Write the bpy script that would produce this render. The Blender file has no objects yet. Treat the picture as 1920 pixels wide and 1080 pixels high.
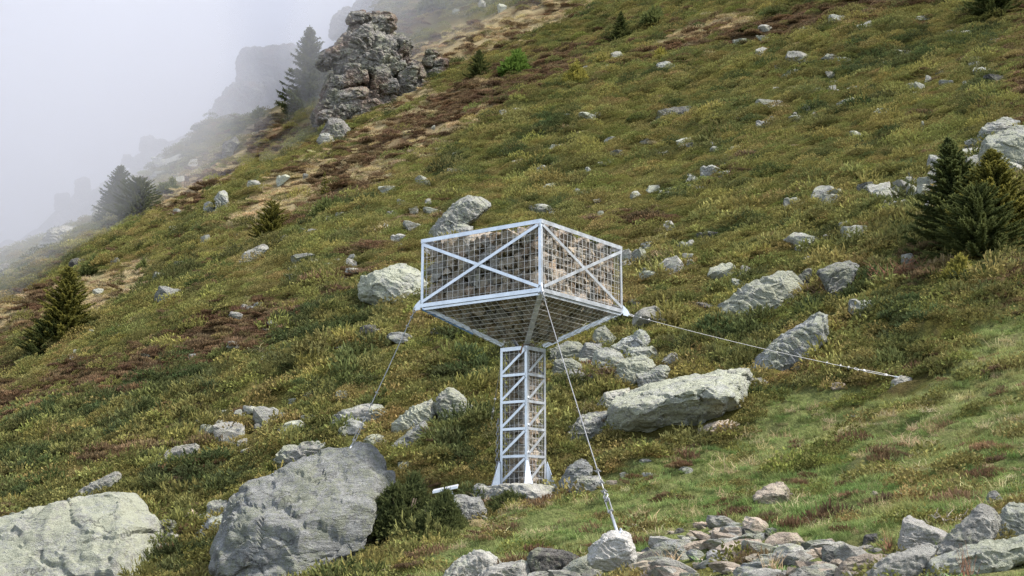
import bpy, bmesh, math, random
import numpy as np
from mathutils import Vector, Matrix

# ------------------------------------------------------------------ camera, world, sun, exposure
F = 2400.0; PITCH = 0.1907
SC = bpy.context.scene
COL = SC.collection
cam_d = bpy.data.cameras.new('camera'); cam_d.sensor_width = 36.0; cam_d.lens = 36.0 * F / 1920.0
cam_d.clip_start = 0.1; cam_d.clip_end = 5000.0
cam_d.dof.use_dof = True; cam_d.dof.focus_distance = 24.5; cam_d.dof.aperture_fstop = 5.0
cam = bpy.data.objects.new('camera', cam_d); COL.objects.link(cam)
cam.location = (0, 0, 0); cam.rotation_euler = (math.pi / 2 + PITCH, 0, 0)
SC.camera = cam

SUN_DIR = Vector((0.76, -0.20, 1.0)).normalized()      # towards the sun: high, to the right, slightly behind the tower
world = bpy.data.worlds.new('World'); SC.world = world; world.use_nodes = True
wn, wl = world.node_tree.nodes, world.node_tree.links
wn.clear()
w_out = wn.new('ShaderNodeOutputWorld'); w_bg = wn.new('ShaderNodeBackground'); w_sky = wn.new('ShaderNodeTexSky')
w_sky.sky_type = 'NISHITA'; w_sky.sun_disc = False
w_sky.sun_elevation = math.asin(SUN_DIR.z); w_sky.sun_rotation = math.atan2(SUN_DIR.x, SUN_DIR.y)
w_sky.air_density = 1.0; w_sky.dust_density = 4.0; w_sky.ozone_density = 1.0; w_sky.altitude = 2000
w_hsv = wn.new('ShaderNodeHueSaturation'); w_hsv.inputs['Saturation'].default_value = 0.58
w_bg.inputs['Strength'].default_value = 0.15
wl.new(w_sky.outputs[0], w_hsv.inputs['Color']); wl.new(w_hsv.outputs[0], w_bg.inputs['Color'])
wl.new(w_bg.outputs[0], w_out.inputs['Surface'])

sun_d = bpy.data.lights.new('sun', 'SUN'); sun_d.energy = 2.8; sun_d.angle = math.radians(8); sun_d.color = (1.0, 0.94, 0.86)
sun = bpy.data.objects.new('sun', sun_d); COL.objects.link(sun)
sun.rotation_euler = (-SUN_DIR).to_track_quat('-Z', 'Y').to_euler()

SC.view_settings.view_transform = 'Standard'; SC.view_settings.look = 'None'
SC.view_settings.gamma = 1.0; SC.view_settings.use_curve_mapping = False
SC.view_settings.exposure = 1.42
SC.render.engine = 'CYCLES'
cy = SC.cycles
cy.max_bounces = 5; cy.diffuse_bounces = 3; cy.glossy_bounces = 2; cy.transmission_bounces = 2; cy.volume_bounces = 3
cy.transparent_max_bounces = 8
cy.use_denoising = True
try:
    cy.denoiser = 'OPENIMAGEDENOISE'
    cy.denoising_input_passes = 'RGB_ALBEDO_NORMAL'; cy.denoising_prefilter = 'NONE'
except Exception:
    pass

RNG = np.random.default_rng(7)
random.seed(7)

# ------------------------------------------------------------------ picture <-> world
CP, SP = math.cos(PITCH), math.sin(PITCH)
def ray(px, py):
    a = (np.asarray(px, float) - 960) / F; b = (540 - np.asarray(py, float)) / F
    Y = CP - b * SP
    return a / Y, (SP + b * CP) / Y
def project(x, y, z):
    yc = np.maximum(y * CP + z * SP, 1e-3); zc = -y * SP + z * CP
    return 960 + F * x / yc, 540 - F * zc / yc
def at(px, py, D):
    u, w = ray(px, py)
    return Vector((float(u) * D, D, float(w) * D))

# ------------------------------------------------------------------ noise (vectorised gradient noise)
_perm = np.random.default_rng(11).permutation(256); _perm = np.concatenate([_perm, _perm, _perm])
_gr = np.random.default_rng(12).normal(size=(256, 3)); _gr /= np.linalg.norm(_gr, axis=1, keepdims=True)
def pnoise(p):
    p = np.asarray(p, float)
    i = np.floor(p).astype(int); f = p - i; i &= 255
    s = f * f * f * (f * (f * 6 - 15) + 10)
    out = 0
    for dx in (0, 1):
        wx = s[:, 0] if dx else 1 - s[:, 0]
        for dy in (0, 1):
            wy = s[:, 1] if dy else 1 - s[:, 1]
            for dz in (0, 1):
                wz = s[:, 2] if dz else 1 - s[:, 2]
                h = _perm[_perm[_perm[(i[:, 0] + dx) & 255] + ((i[:, 1] + dy) & 255)] + ((i[:, 2] + dz) & 255)]
                g = _gr[h]
                out = out + wx * wy * wz * (g[:, 0] * (f[:, 0] - dx) + g[:, 1] * (f[:, 1] - dy) + g[:, 2] * (f[:, 2] - dz))
    return out * 1.6
def fbm(p, oct=4, gain=0.5):
    p = np.asarray(p, float); a, t = 1.0, 0
    for k in range(oct):
        t = t + a * pnoise(p * (2.03 ** k) + 17.3 * k); a *= gain
    return t
def n2(x, y, sx, sy, seed=0.0, oct=3):
    return fbm(np.stack([x / sx + seed, y / sy + seed * 1.7, np.full_like(x, seed * 0.37)], 1), oct)
def sstep(a, b, x):
    t = np.clip((x - a) / (b - a), 0, 1); return t * t * (3 - 2 * t)

# ------------------------------------------------------------------ terrain height function
_gy = np.array([-60, -20, 0, 5, 10, 14, 17, 20, 24, 28, 34, 45, 60, 85, 120, 170, 260, 400, 900.])
_gz = np.array([-6, -2.2, -1.6, -1.4, -1.0, -.45, 0.0, .36, .85, 1.95, 3.85, 7.9, 14.4, 26.6, 46.5, 78, 146, 244, 600.])
def _pchip(xk, yk):
    h = np.diff(xk); d = np.diff(yk) / h; m = np.empty_like(yk)
    m[1:-1] = np.where(d[:-1] * d[1:] > 0, 2 * d[:-1] * d[1:] / (d[:-1] + d[1:]), 0); m[0], m[-1] = d[0], d[-1]
    def f(x):
        x = np.clip(x, xk[0], xk[-1]); k = np.clip(np.searchsorted(xk, x) - 1, 0, len(h) - 1)
        t = (x - xk[k]) / h[k]
        return (yk[k] * (1 + 2 * t) * (1 - t) ** 2 + h[k] * m[k] * t * (1 - t) ** 2 + yk[k + 1] * t * t * (3 - 2 * t) + h[k] * m[k + 1] * t * t * (t - 1))
    return f
G = _pchip(_gy, _gz)
def _base(x, y):
    b = np.interp(y, [0, 15, 25, 50, 400], [0.10, 0.22, 0.25, 0.33, 0.34])
    k = np.interp(y, [30, 80, 200], [0.0, 0.003, 0.006])
    xl = np.minimum(x, 0)
    return G(y) + b * x - k * xl * xl / (1 + np.abs(xl) / 80)
CTRL = [(150, 1082, 27), (560, 1078, 24.2), (900, 1075, 16.2), (1200, 1045, 14.5), (1500, 1050, 11.5), (1850, 1078, 9.2),
        (1155, 1003, 16.9), (985, 938, 24.2), (1440, 938, 18.5), (1690, 718, 25.9), (1280, 808, 26.8), (1480, 693, 29.5), (1900, 880, 15),
        (1800, 470, 34), (1900, 310, 44), (1900, 30, 88), (1440, 590, 35), (1000, 420, 61), (700, 562, 47), (860, 440, 58),
        (330, 565, 62), (110, 658, 72), (20, 905, 36), (340, 865, 34), (700, 800, 31.5), (500, 450, 84), (235, 415, 140), (420, 390, 105),
        (690, 212, 172), (580, 216, 176), (625, 272, 150), (960, 130, 135), (1165, 72, 150), (960, 0, 192), (1250, 215, 90),
        (0, 492, 170), (100, 447, 160), (180, 408, 160), (330, 287, 190), (400, 238, 198), (480, 213, 190), (660, 62, 200), (720, 6, 215)]
_cp = np.array(CTRL, float); _cu, _cw = ray(_cp[:, 0], _cp[:, 1]); _cD = _cp[:, 2]
SU, SL = 0.13, 0.30
def _feat(u, L):
    return np.exp(-0.5 * (((u[:, None] - _cu[None]) / SU) ** 2 + ((L[:, None] - np.log(_cD)[None]) / SL) ** 2))
_A = _feat(_cu, np.log(_cD)); _res = (_cw * _cD - _base(_cu * _cD, _cD)) / _cD
_coef = np.linalg.solve(_A.T @ _A + 0.02 * np.eye(len(_cD)), _A.T @ _res)
_ru, _ = ray(np.array([-400, 0, 110, 200, 330, 400, 480, 560, 660, 720, 860, 1920]), np.zeros(12))
_rR = np.array([170, 172, 164, 166, 192, 200, 194, 190, 204, 218, 300, 330.])
_su, _ = ray(np.array([-300, 0, 100, 200, 300, 400, 450, 540, 620, 660, 710, 900]), np.zeros(12))
_, _sw = ray(np.zeros(12), np.array([620, 470, 425, 370, 300, 232, 180, 150, 90, 40, 0, -60]))
def height(x, y, bumps=True):
    x = np.asarray(x, float); y = np.asarray(y, float)
    ys = np.maximum(y, 3.0); u = np.clip(x / ys, -1.2, 1.2)
    R = np.interp(u, _ru, _rR)
    yc = np.where(y < R, y, R)                          # beyond the skyline ridge the ground falls away
    xc = np.where(y < R, x, u * R)
    L = np.log(np.maximum(yc, 3.0))
    z = _base(xc, yc) + (_feat(np.clip(u, -.75, .75), L) @ _coef) * yc * np.exp(-np.maximum(np.abs(u) - .6, 0) * 4) * sstep(3, 7, yc)
    d = np.maximum(y - R, 0)
    z = z - 0.55 * np.minimum(d, 40) + 0.02 * np.maximum(d - 40, 0)
    spur = np.interp(u, _su, _sw) * 300 - np.abs(y - 300) * 1.1 + 4.0 * n2(x, y, 25, 60, 3.3, 4)
    z = np.where((y > R + 12) & (u < 0.0), np.maximum(z, spur), z)
    if bumps:
        amp = np.clip((y - 6) / 20, 0.15, 1)
        z = z + amp * (0.16 * n2(x, y, 3.0, 1.6, 1.1, 3) + 0.42 * (np.abs(n2(x, y, 1.7, 1.0, 5.1, 2)) - .2))
        z = z + np.clip((y - 40) / 80, 0, 1) * (1.0 * n2(x, y, 22, 9, 8.2, 3) + 0.35 * n2(x, y, 6, 3, 9.2, 2) + .8 * (np.abs(n2(x, y, 4.5, 2.4, 15.1, 2)) - .2))
    return z
_DD = np.geomspace(6, 330, 1800)
def cast(px, py, bumps=True):
    u, w = ray(px, py); u, w = float(u), float(w)
    z = height(u * _DD, _DD, bumps); h = np.nonzero(z > w * _DD)[0]
    if len(h) == 0: return None
    return float(_DD[h[0]])

# ------------------------------------------------------------------ ground cover zones (what grows where)
def inpoly(px, py, poly):
    poly = np.array(poly, float); r = np.zeros(len(px), bool); j = len(poly) - 1
    for i in range(len(poly)):
        xi, yi = poly[i]; xj, yj = poly[j]
        c = ((yi > py) != (yj > py)) & (px < (xj - xi) * (py - yi) / (yj - yi + 1e-9) + xi)
        r ^= c; j = i
    return r
def blobs(px, py, L):
    m = np.zeros(len(px))
    for cx, cyy, rx, ry, a in L:
        c, s = math.cos(math.radians(a)), math.sin(math.radians(a)); dx, dy = px - cx, py - cyy
        q = ((dx * c - dy * s) / rx) ** 2 + ((dx * s + dy * c) / ry) ** 2
        m = np.maximum(m, 1 - q)
    return m
MEADOW = [(690, 1120), (870, 1000), (960, 965), (1100, 905), (1240, 845), (1340, 822), (1420, 800), (1490, 735), (1600, 725), (1690, 745), (1760, 690),
          (1850, 600), (2100, 470), (2400, 1300), (690, 1300)]
B_BROWN = [(380, 645, 330, 46, 20), (90, 730, 190, 36, 22), (235, 848, 90, 16, 12), (960, 160, 240, 32, 24), (820, 215, 260, 28, 30), (620, 380, 150, 26, 28), (1360, 330, 60, 18, 25),
           (700, 470, 70, 16, 15), (1690, 500, 60, 34, 25), (1880, 525, 50, 14, 25), (1560, 30, 380, 22, 12), (520, 260, 60, 30, 25), (360, 385, 50, 16, 25), (660, 520, 120, 16, 12),
           (1180, 415, 90, 20, 0), (1130, 690, 70, 22, 0), (1570, 545, 30, 14, 0), (1010, 935, 90, 16, 10), (780, 40, 60, 18, 20)]
B_STRAW = [(700, 290, 300, 60, 28), (900, 70, 260, 40, 20), (560, 340, 160, 40, 30), (380, 340, 120, 40, 35), (760, 160, 70, 60, 60), (1330, 60, 120, 26, 20), (60, 570, 110, 30, 28),
           (180, 560, 160, 40, 28), (500, 240, 60, 26, 30), (1060, 940, 160, 14, 15), (880, 985, 110, 16, 10), (745, 420, 60, 12, 20)]
B_JUN = [(170, 790, 330, 70, 14), (40, 850, 130, 60, 5), (390, 905, 150, 46, 10), (620, 600, 200, 36, 15), (860, 700, 120, 36, 10), (1330, 650, 100, 52, 20), (870, 800, 90, 70, 0), (1100, 745, 60, 30, 0),
         (1010, 250, 90, 18, 25), (740, 215, 60, 16, 30), (460, 700, 150, 24, 12), (1590, 545, 160, 22, 22), (1180, 600, 50, 20, 0), (860, 860, 70, 40, 0), (300, 530, 100, 14, 15), (1700, 110, 250, 30, 15)]
B_GOLD = [(620, 745, 120, 22, 5), (480, 800, 150, 24, 5), (1480, 700, 140, 34, 20), (1180, 545, 80, 40, 15), (1010, 720, 70, 60, 0), (1300, 530, 130, 34, 10), (380, 1045, 90, 30, 0), (640, 1035, 110, 24, -15),
          (800, 1010, 80, 30, 0), (740, 570, 60, 14, 15), (100, 900, 110, 18, 15), (700, 800, 60, 26, 0), (870, 870, 60, 40, 20), (1160, 830, 80, 24, 0), (1340, 815, 60, 12, 10), (1740, 600, 140, 24, 20)]
B_LIME = [(1290, 45, 90, 18, 18), (640, 225, 90, 18, 25), (860, 395, 60, 14, 20), (1255, 365, 40, 12, 0), (560, 470, 150, 18, 22)]
SPECIES = ['juniper', 'bilberry', 'heather', 'straw', 'grass']
def zones(x, y, z):
    px, py = project(x, y, z)
    wx = px + 26 * n2(x, y, 2.2, 1.2, 21.0, 3) * np.clip(30 / y, .3, 1.5); wy = py + 16 * n2(x, y, 2.2, 1.2, 31.0, 3) * np.clip(30 / y, .3, 1.5)
    ns = np.clip(y / 45, 0.6, 2.2)
    a = fbm(np.stack([x / (2.6 * ns), y / (1.5 * ns), 0 * x + 4], 1), 4); b = fbm(np.stack([x / (3.4 * ns), y / (1.7 * ns), 0 * x + 40], 1), 4)
    c = fbm(np.stack([x / (1.6 * ns), y / (.9 * ns), 0 * x + 80], 1), 4)
    W = np.zeros((len(x), 5))
    W[:, 0] = 0.9 + 1.6 * a + 1.5 * np.maximum(blobs(wx, wy, B_JUN), 0)
    W[:, 1] = 0.95 - 1.3 * a + 1.3 * np.maximum(blobs(wx, wy, B_GOLD), 0)
    W[:, 2] = 0.22 + 1.5 * b + .8 * np.maximum(-a * c * 3, 0) + 2.2 * np.maximum(blobs(wx, wy, B_STRAW), 0) * np.clip(-c * 2, 0, 1) + 4.6 * np.maximum(blobs(wx, wy, B_BROWN), 0) ** .55 * np.clip(.75 + 1.1 * c, .2, 1.2)
    W[:, 3] = 0.05 + 1.0 * c - .15 + 5.5 * np.maximum(blobs(wx, wy, B_STRAW), 0) ** .6 * np.clip(.55 + 1.5 * c, .05, 1)
    mead = inpoly(wx, wy, MEADOW) | (y < 8.5)
    W = np.where(mead[:, None], np.stack([0 * a, 0.05 + 4.5 * (np.maximum(b, .18) - .18) , .05 + 2.2 * np.maximum(c - .25, 0), .26 + .7 * np.maximum(-c, 0), 1.15 + 0 * a], 1), W)
    st = np.clip(blobs(wx, wy, B_STRAW) * 2, 0, 1); W[:, 0] *= 1 - .55 * st; W[:, 1] *= 1 - .6 * st
    W[:, 4] += 0.9 * np.maximum(blobs(wx, wy, B_LIME), 0)
    W = np.maximum(W, 0.0) ** 2.2
    W /= W.sum(1, keepdims=True) + 1e-9
    return W, mead, px, py

# ------------------------------------------------------------------ object helpers
def tag(o, label=None, cat=None, group=None, kind=None):
    if label: o['label'] = label
    if cat: o['category'] = cat
    if group: o['group'] = group
    if kind: o['kind'] = kind
    return o
def empty(name, loc):
    o = bpy.data.objects.new(name, None); COL.objects.link(o); o.location = loc; o.empty_display_size = .2
    return o
def mesh_from(name, V, Fc, smooth=False):
    m = bpy.data.meshes.new(name); m.from_pydata([tuple(v) for v in V], [], [tuple(f) for f in Fc])
    if smooth: m.polygons.foreach_set('use_smooth', [True] * len(m.polygons))
    m.update(); return m
def obj(name, mesh, mat, parent=None, loc=None):
    if mat and not mesh.materials: mesh.materials.append(mat)
    o = bpy.data.objects.new(name, mesh); COL.objects.link(o)
    if parent is not None:
        o.parent = parent
        o.location = -parent.location
        if loc is not None: o.location = loc
    elif loc is not None: o.location = loc
    return o
class MB:
    """collects shapes for one mesh (world coordinates; part offsets are taken off through the parent's location)"""
    def __init__(s): s.V, s.F = [], []
    def add(s, V, Fc):
        n = len(s.V); s.V += [tuple(v) for v in V]; s.F += [tuple(i + n for i in f) for f in Fc]
    def box(s, c, ax, ay, az):
        c, ax, ay, az = Vector(c), Vector(ax), Vector(ay), Vector(az)
        V = [c + i * ax + j * ay + k * az for k in (-1, 1) for j in (-1, 1) for i in (-1, 1)]
        s.add(V, [(0, 2, 3, 1), (4, 5, 7, 6), (0, 1, 5, 4), (2, 6, 7, 3), (0, 4, 6, 2), (1, 3, 7, 5)])
    def bar(s, p, q, w, t, side):
        """flat bar from p to q: width w along 'side', thickness t along the remaining axis"""
        p, q = Vector(p), Vector(q); d = (q - p); L = d.length; d.normalize()
        a = Vector(side); a = (a - d * a.dot(d)).normalized(); b = d.cross(a)
        s.box((p + q) / 2, d * L / 2, a * w / 2, b * t / 2)
    def tube(s, P, r, n=6, cap=True):
        P = [Vector(p) for p in P]; R = r if isinstance(r, (list, tuple)) else [r] * len(P)
        base = len(s.V); rings = []
        for i, p in enumerate(P):
            d = (P[min(i + 1, len(P) - 1)] - P[max(i - 1, 0)]).normalized()
            a = d.orthogonal().normalized() if i == 0 else (a - d * a.dot(d)).normalized()
            b = d.cross(a)
            rings.append([p + R[i] * (math.cos(2 * math.pi * k / n) * a + math.sin(2 * math.pi * k / n) * b) for k in range(n)])
        V = [v for r_ in rings for v in r_]; Fc = []
        for i in range(len(P) - 1):
            for k in range(n):
                Fc.append((i * n + k, i * n + (k + 1) % n, (i + 1) * n + (k + 1) % n, (i + 1) * n + k))
        if cap: Fc.append(tuple(range(n))[::-1]); Fc.append(tuple((len(P) - 1) * n + k for k in range(n)))
        s.add(V, Fc)
    def prism(s, P, thick):
        P = [Vector(p) for p in P]; n = (P[1] - P[0]).cross(P[2] - P[0]).normalized() * thick / 2; k = len(P)
        s.add([p - n for p in P] + [p + n for p in P], [tuple(range(k))[::-1], tuple(range(k, 2 * k))] + [(i, (i + 1) % k, k + (i + 1) % k, k + i) for i in range(k)])
    def build(s, name, mat, parent=None, smooth=False, bevel=0):
        m = mesh_from(name, s.V, s.F, smooth); o = obj(name, m, mat, parent)
        if bevel:
            b = o.modifiers.new('bevel', 'BEVEL'); b.width = bevel; b.segments = 1; b.limit_method = 'ANGLE'
        return o

# ------------------------------------------------------------------ materials
def new_mat(name):
    m = bpy.data.materials.new(name); m.use_nodes = True; nt = m.node_tree; nt.nodes.clear()
    return m, nt, nt.nodes, nt.links
def N(nodes, t, **kw):
    n = nodes.new(t)
    for k, v in kw.items():
        if k.startswith('i_'): n.inputs[k[2:].replace('_', ' ')].default_value = v
        else: setattr(n, k, v)
    return n
def ramp(nodes, stops):
    r = nodes.new('ShaderNodeValToRGB'); e = r.color_ramp.elements
    while len(e) > 1: e.remove(e[0])
    for i, (p, c) in enumerate(stops):
        el = e[0] if i == 0 else e.new(p)
        el.position = p; el.color = (*c, 1) if len(c) == 3 else c
    return r
def mixc(nodes, links, fac, a, b, mode='MIX'):
    m = nodes.new('ShaderNodeMix'); m.data_type = 'RGBA'; m.blend_type = mode
    for sock, v in ((m.inputs[0], fac), (m.inputs[6], a), (m.inputs[7], b)):
        if hasattr(v, 'links') or isinstance(v, bpy.types.NodeSocket): links.new(v, sock)
        else: sock.default_value = v if not isinstance(v, tuple) else (*v, 1)
    return m.outputs[2]
def mathn(nodes, links, op, a, b=None, c=None, clamp=False):
    m = nodes.new('ShaderNodeMath'); m.operation = op; m.use_clamp = clamp
    for i, v in enumerate((a, b, c)):
        if v is None: continue
        if isinstance(v, bpy.types.NodeSocket): links.new(v, m.inputs[i])
        else: m.inputs[i].default_value = v
    return m.outputs[0]

def rock_material(name, light=(.36, .36, .33), dark=(.13, .13, .125), warm=(.30, .25, .19), warm_amt=.25, lichen=.5, lichen_col=(.33, .35, .215), s=1.0, strata=(.2, -.42, 1.0), bump=.8, vary=.5):
    m, nt, nd, lk = new_mat(name)
    out = N(nd, 'ShaderNodeOutputMaterial'); bs = N(nd, 'ShaderNodeBsdfPrincipled'); bs.inputs['Roughness'].default_value = .95
    bs.inputs['Specular IOR Level'].default_value = .15
    geo = N(nd, 'ShaderNodeNewGeometry'); pos = geo.outputs['Position']
    oi = N(nd, 'ShaderNodeObjectInfo')
    mp = N(nd, 'ShaderNodeMapping'); mp.inputs['Rotation'].default_value = (strata[0], strata[1], .4); mp.inputs['Scale'].default_value = (1, 1, 3.6 * strata[2]); lk.new(pos, mp.inputs[0])
    def noise(vec, sc, det=5, rough=.6, dist=0.0):
        t = N(nd, 'ShaderNodeTexNoise'); lk.new(vec, t.inputs['Vector']); t.inputs['Scale'].default_value = sc; t.inputs['Detail'].default_value = det
        t.inputs['Roughness'].default_value = rough; t.inputs['Distortion'].default_value = dist; return t.outputs[0]
    n1 = noise(pos, .9 / s, 6, .62); n2_ = noise(pos, 7.0 / s, 8, .78); n3 = noise(mp.outputs[0], 2.6 / s, 8, .72, 1.6); n4 = noise(pos, 26 / s, 5, .75)
    md_ = tuple((a + b) / 2 for a, b in zip(light, dark))
    base = ramp(nd, [(.36, dark), (.48, tuple(.45 * a + .55 * b for a, b in zip(light, dark))), (.54, tuple(.8 * a + .2 * b for a, b in zip(light, dark))), (.64, light)])
    mixn = mathn(nd, lk, 'MULTIPLY_ADD', n3, .45, mathn(nd, lk, 'MULTIPLY', n2_, .55)); lk.new(mixn, base.inputs[0])
    c = base.outputs[0]
    wr = ramp(nd, [(.48, (0, 0, 0)), (.66, (1, 1, 1))]); lk.new(n1, wr.inputs[0])
    c = mixc(nd, lk, mathn(nd, lk, 'MULTIPLY', wr.outputs[0], warm_amt), c, warm, 'MIX')
    # lichen crusts: pale grey-green rosettes with a shape of their own
    l1 = noise(pos, 1.7 / s, 8, .75, .4); l2 = noise(pos, 14 / s, 5, .75)
    lm = mathn(nd, lk, 'MULTIPLY_ADD', l2, .5, mathn(nd, lk, 'MULTIPLY', l1, .6))
    lr = ramp(nd, [(.57 - .08 * lichen, (0, 0, 0)), (.63 - .08 * lichen, (1, 1, 1))]); lk.new(lm, lr.inputs[0])
    c = mixc(nd, lk, mathn(nd, lk, 'MULTIPLY', lr.outputs[0], min(.8, .3 + .55 * lichen)), c, lichen_col)
    # black lichen specks, pale flecks
    dr = ramp(nd, [(.57, (0, 0, 0)), (.64, (1, 1, 1))]); lk.new(n4, dr.inputs[0])
    c = mixc(nd, lk, mathn(nd, lk, 'MULTIPLY', dr.outputs[0], .5), c, tuple(x * .4 for x in dark))
    pr = ramp(nd, [(.34, (1, 1, 1)), (.42, (0, 0, 0))]); lk.new(n4, pr.inputs[0])
    c = mixc(nd, lk, mathn(nd, lk, 'MULTIPLY', pr.outputs[0], .35), c, tuple(min(.7, x * 1.35) for x in light))
    # a few narrow cracks along the layers, only here and there
    cr = N(nd, 'ShaderNodeTexVoronoi'); cr.feature = 'DISTANCE_TO_EDGE'; cr.inputs['Scale'].default_value = .7 / s
    mp2 = N(nd, 'ShaderNodeMapping'); mp2.inputs['Rotation'].default_value = (strata[0], strata[1], .2); mp2.inputs['Scale'].default_value = (.55, .55, 3.2)
    dv = N(nd, 'ShaderNodeVectorMath'); dv.operation = 'ADD'; lk.new(pos, dv.inputs[0])
    nv = N(nd, 'ShaderNodeTexNoise'); lk.new(pos, nv.inputs['Vector']); nv.inputs['Scale'].default_value = 1.3 / s; nv.inputs['Detail'].default_value = 7; nv.inputs['Roughness'].default_value = .65
    sv = N(nd, 'ShaderNodeVectorMath'); sv.operation = 'SCALE'; sv.inputs['Scale'].default_value = 1.1 * s; lk.new(nv.outputs[1], sv.inputs[0]); lk.new(sv.outputs[0], dv.inputs[1])
    lk.new(dv.outputs[0], mp2.inputs[0]); lk.new(mp2.outputs[0], cr.inputs['Vector'])
    crr = ramp(nd, [(.0, (1, 1, 1)), (.022, (0, 0, 0))]); lk.new(cr.outputs[0], crr.inputs[0])
    gate = ramp(nd, [(.50, (0, 0, 0)), (.60, (1, 1, 1))]); lk.new(noise(pos, 1.1 / s, 3), gate.inputs[0])
    crk = mathn(nd, lk, 'MULTIPLY', crr.outputs[0], gate.outputs[0])
    c = mixc(nd, lk, mathn(nd, lk, 'MULTIPLY', crk, .6), c, (.06, .055, .05))
    # each stone a little lighter or darker
    hv = N(nd, 'ShaderNodeHueSaturation'); lk.new(c, hv.inputs['Color']); lk.new(mathn(nd, lk, 'MULTIPLY_ADD', oi.outputs['Random'], vary, 1 - vary / 2), hv.inputs['Value'])
    lk.new(hv.outputs[0], bs.inputs['Base Color'])
    bm = N(nd, 'ShaderNodeBump'); bm.inputs['Strength'].default_value = bump; bm.inputs['Distance'].default_value = .13 * s
    hgt = mathn(nd, lk, 'ADD', mathn(nd, lk, 'MULTIPLY_ADD', n3, 1.1, mathn(nd, lk, 'MULTIPLY', n2_, .9)), mathn(nd, lk, 'MULTIPLY', n4, .25))
    hgt = mathn(nd, lk, 'SUBTRACT', hgt, mathn(nd, lk, 'MULTIPLY', crk, .5))
    lk.new(hgt, bm.inputs['Height']); lk.new(bm.outputs[0], bs.inputs['Normal'])
    lk.new(bs.outputs[0], out.inputs[0]); return m
M = {}
M['grey'] = rock_material('grey_gneiss', lichen=.35)
M['lichen'] = rock_material('lichen_gneiss', light=(.40, .405, .36), dark=(.17, .175, .16), lichen=.9, lichen_col=(.355, .365, .265))
M['blue'] = rock_material('bluish_gneiss', light=(.50, .51, .50), dark=(.20, .205, .205), warm_amt=.15, lichen=.55, strata=(.1, -.4, 1.2), bump=1.0)
M['anchor'] = rock_material('wavy_grey_gneiss', light=(.56, .56, .53), dark=(.23, .235, .225), warm=(.42, .40, .36), warm_amt=.15, lichen=.5, strata=(.1, -.4, 1.2), bump=1.0)
M['pale'] = rock_material('pale_stone', light=(.46, .45, .40), dark=(.22, .21, .19), warm=(.42, .36, .28), lichen=.3)
M['tan'] = rock_material('tan_stone', light=(.52, .44, .35), dark=(.24, .20, .16), warm=(.47, .35, .26), warm_amt=.7, lichen=.05)
M['white'] = rock_material('limewashed_stone', light=(.66, .64, .60), dark=(.40, .38, .34), warm=(.55, .50, .42), lichen=.02)
M['dark'] = rock_material('dark_stone', light=(.16, .155, .145), dark=(.05, .048, .045), warm_amt=.2, lichen=.2)
M['crag'] = rock_material('weathered_crag', light=(.34, .32, .29), dark=(.10, .095, .09), warm=(.27, .17, .12), warm_amt=.8, lichen=.3, s=4.5, bump=1.0)
M['fill'] = rock_material('cage_stone', light=(.46, .39, .31), dark=(.22, .185, .15), warm=(.42, .32, .22), warm_amt=.6, lichen=.05, lichen_col=(.3, .3, .2), s=.5, vary=.6)

M['fillgrey'] = rock_material('cage_stone_grey', light=(.38, .355, .32), dark=(.18, .165, .15), lichen=.05, s=.5, vary=.6)
M['fillbrown'] = rock_material('cage_stone_brown', light=(.40, .30, .22), dark=(.20, .15, .11), lichen=.02, s=.5, vary=.6)
def plant_material():
    m, nt, nd, lk = new_mat('leaves'); out = N(nd, 'ShaderNodeOutputMaterial')
    at_ = N(nd, 'ShaderNodeAttribute'); at_.attribute_type = 'INSTANCER'; at_.attribute_name = 'tint'
    tip = N(nd, 'ShaderNodeAttribute'); tip.attribute_name = 'tip'
    var = mathn(nd, lk, 'MULTIPLY_ADD', tip.outputs['Fac'], .9, .55)      # young shoots paler than old leaves
    mul = N(nd, 'ShaderNodeVectorMath'); mul.operation = 'SCALE'; lk.new(at_.outputs['Color'], mul.inputs[0]); lk.new(var, mul.inputs['Scale'])
    d = N(nd, 'ShaderNodeBsdfDiffuse'); t = N(nd, 'ShaderNodeBsdfTranslucent'); mx = N(nd, 'ShaderNodeMixShader'); mx.inputs[0].default_value = .28
    lk.new(mul.outputs[0], d.inputs[0]); lk.new(mul.outputs[0], t.inputs[0]); lk.new(d.outputs[0], mx.inputs[1]); lk.new(t.outputs[0], mx.inputs[2])
    lk.new(mx.outputs[0], out.inputs[0]); return m
M['plant'] = plant_material()
def needle_material(name, old, young, amt=.5):
    m, nt, nd, lk = new_mat(name); out = N(nd, 'ShaderNodeOutputMaterial')
    tip = N(nd, 'ShaderNodeAttribute'); tip.attribute_name = 'tip'; geo = N(nd, 'ShaderNodeNewGeometry')
    tx = N(nd, 'ShaderNodeTexNoise'); tx.inputs['Scale'].default_value = 2.2; tx.inputs['Detail'].default_value = 3; lk.new(geo.outputs['Position'], tx.inputs['Vector'])
    f = mathn(nd, lk, 'MULTIPLY', tip.outputs['Fac'], mathn(nd, lk, 'MULTIPLY_ADD', tx.outputs[0], 1.6, -.2), clamp=True)
    c = mixc(nd, lk, mathn(nd, lk, 'MULTIPLY', f, amt * 2, clamp=True), old, young)
    d = N(nd, 'ShaderNodeBsdfDiffuse'); t = N(nd, 'ShaderNodeBsdfTranslucent'); mx = N(nd, 'ShaderNodeMixShader'); mx.inputs[0].default_value = .38
    lk.new(c, d.inputs[0]); lk.new(c, t.inputs[0]); lk.new(d.outputs[0], mx.inputs[1]); lk.new(t.outputs[0], mx.inputs[2]); lk.new(mx.outputs[0], out.inputs[0]); return m
M['spruce'] = needle_material('spruce_needles', (.072, .094, .036), (.21, .225, .075))
M['spruce_gold'] = needle_material('yellowing_needles', (.09, .10, .03), (.34, .30, .07), .7)
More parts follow.
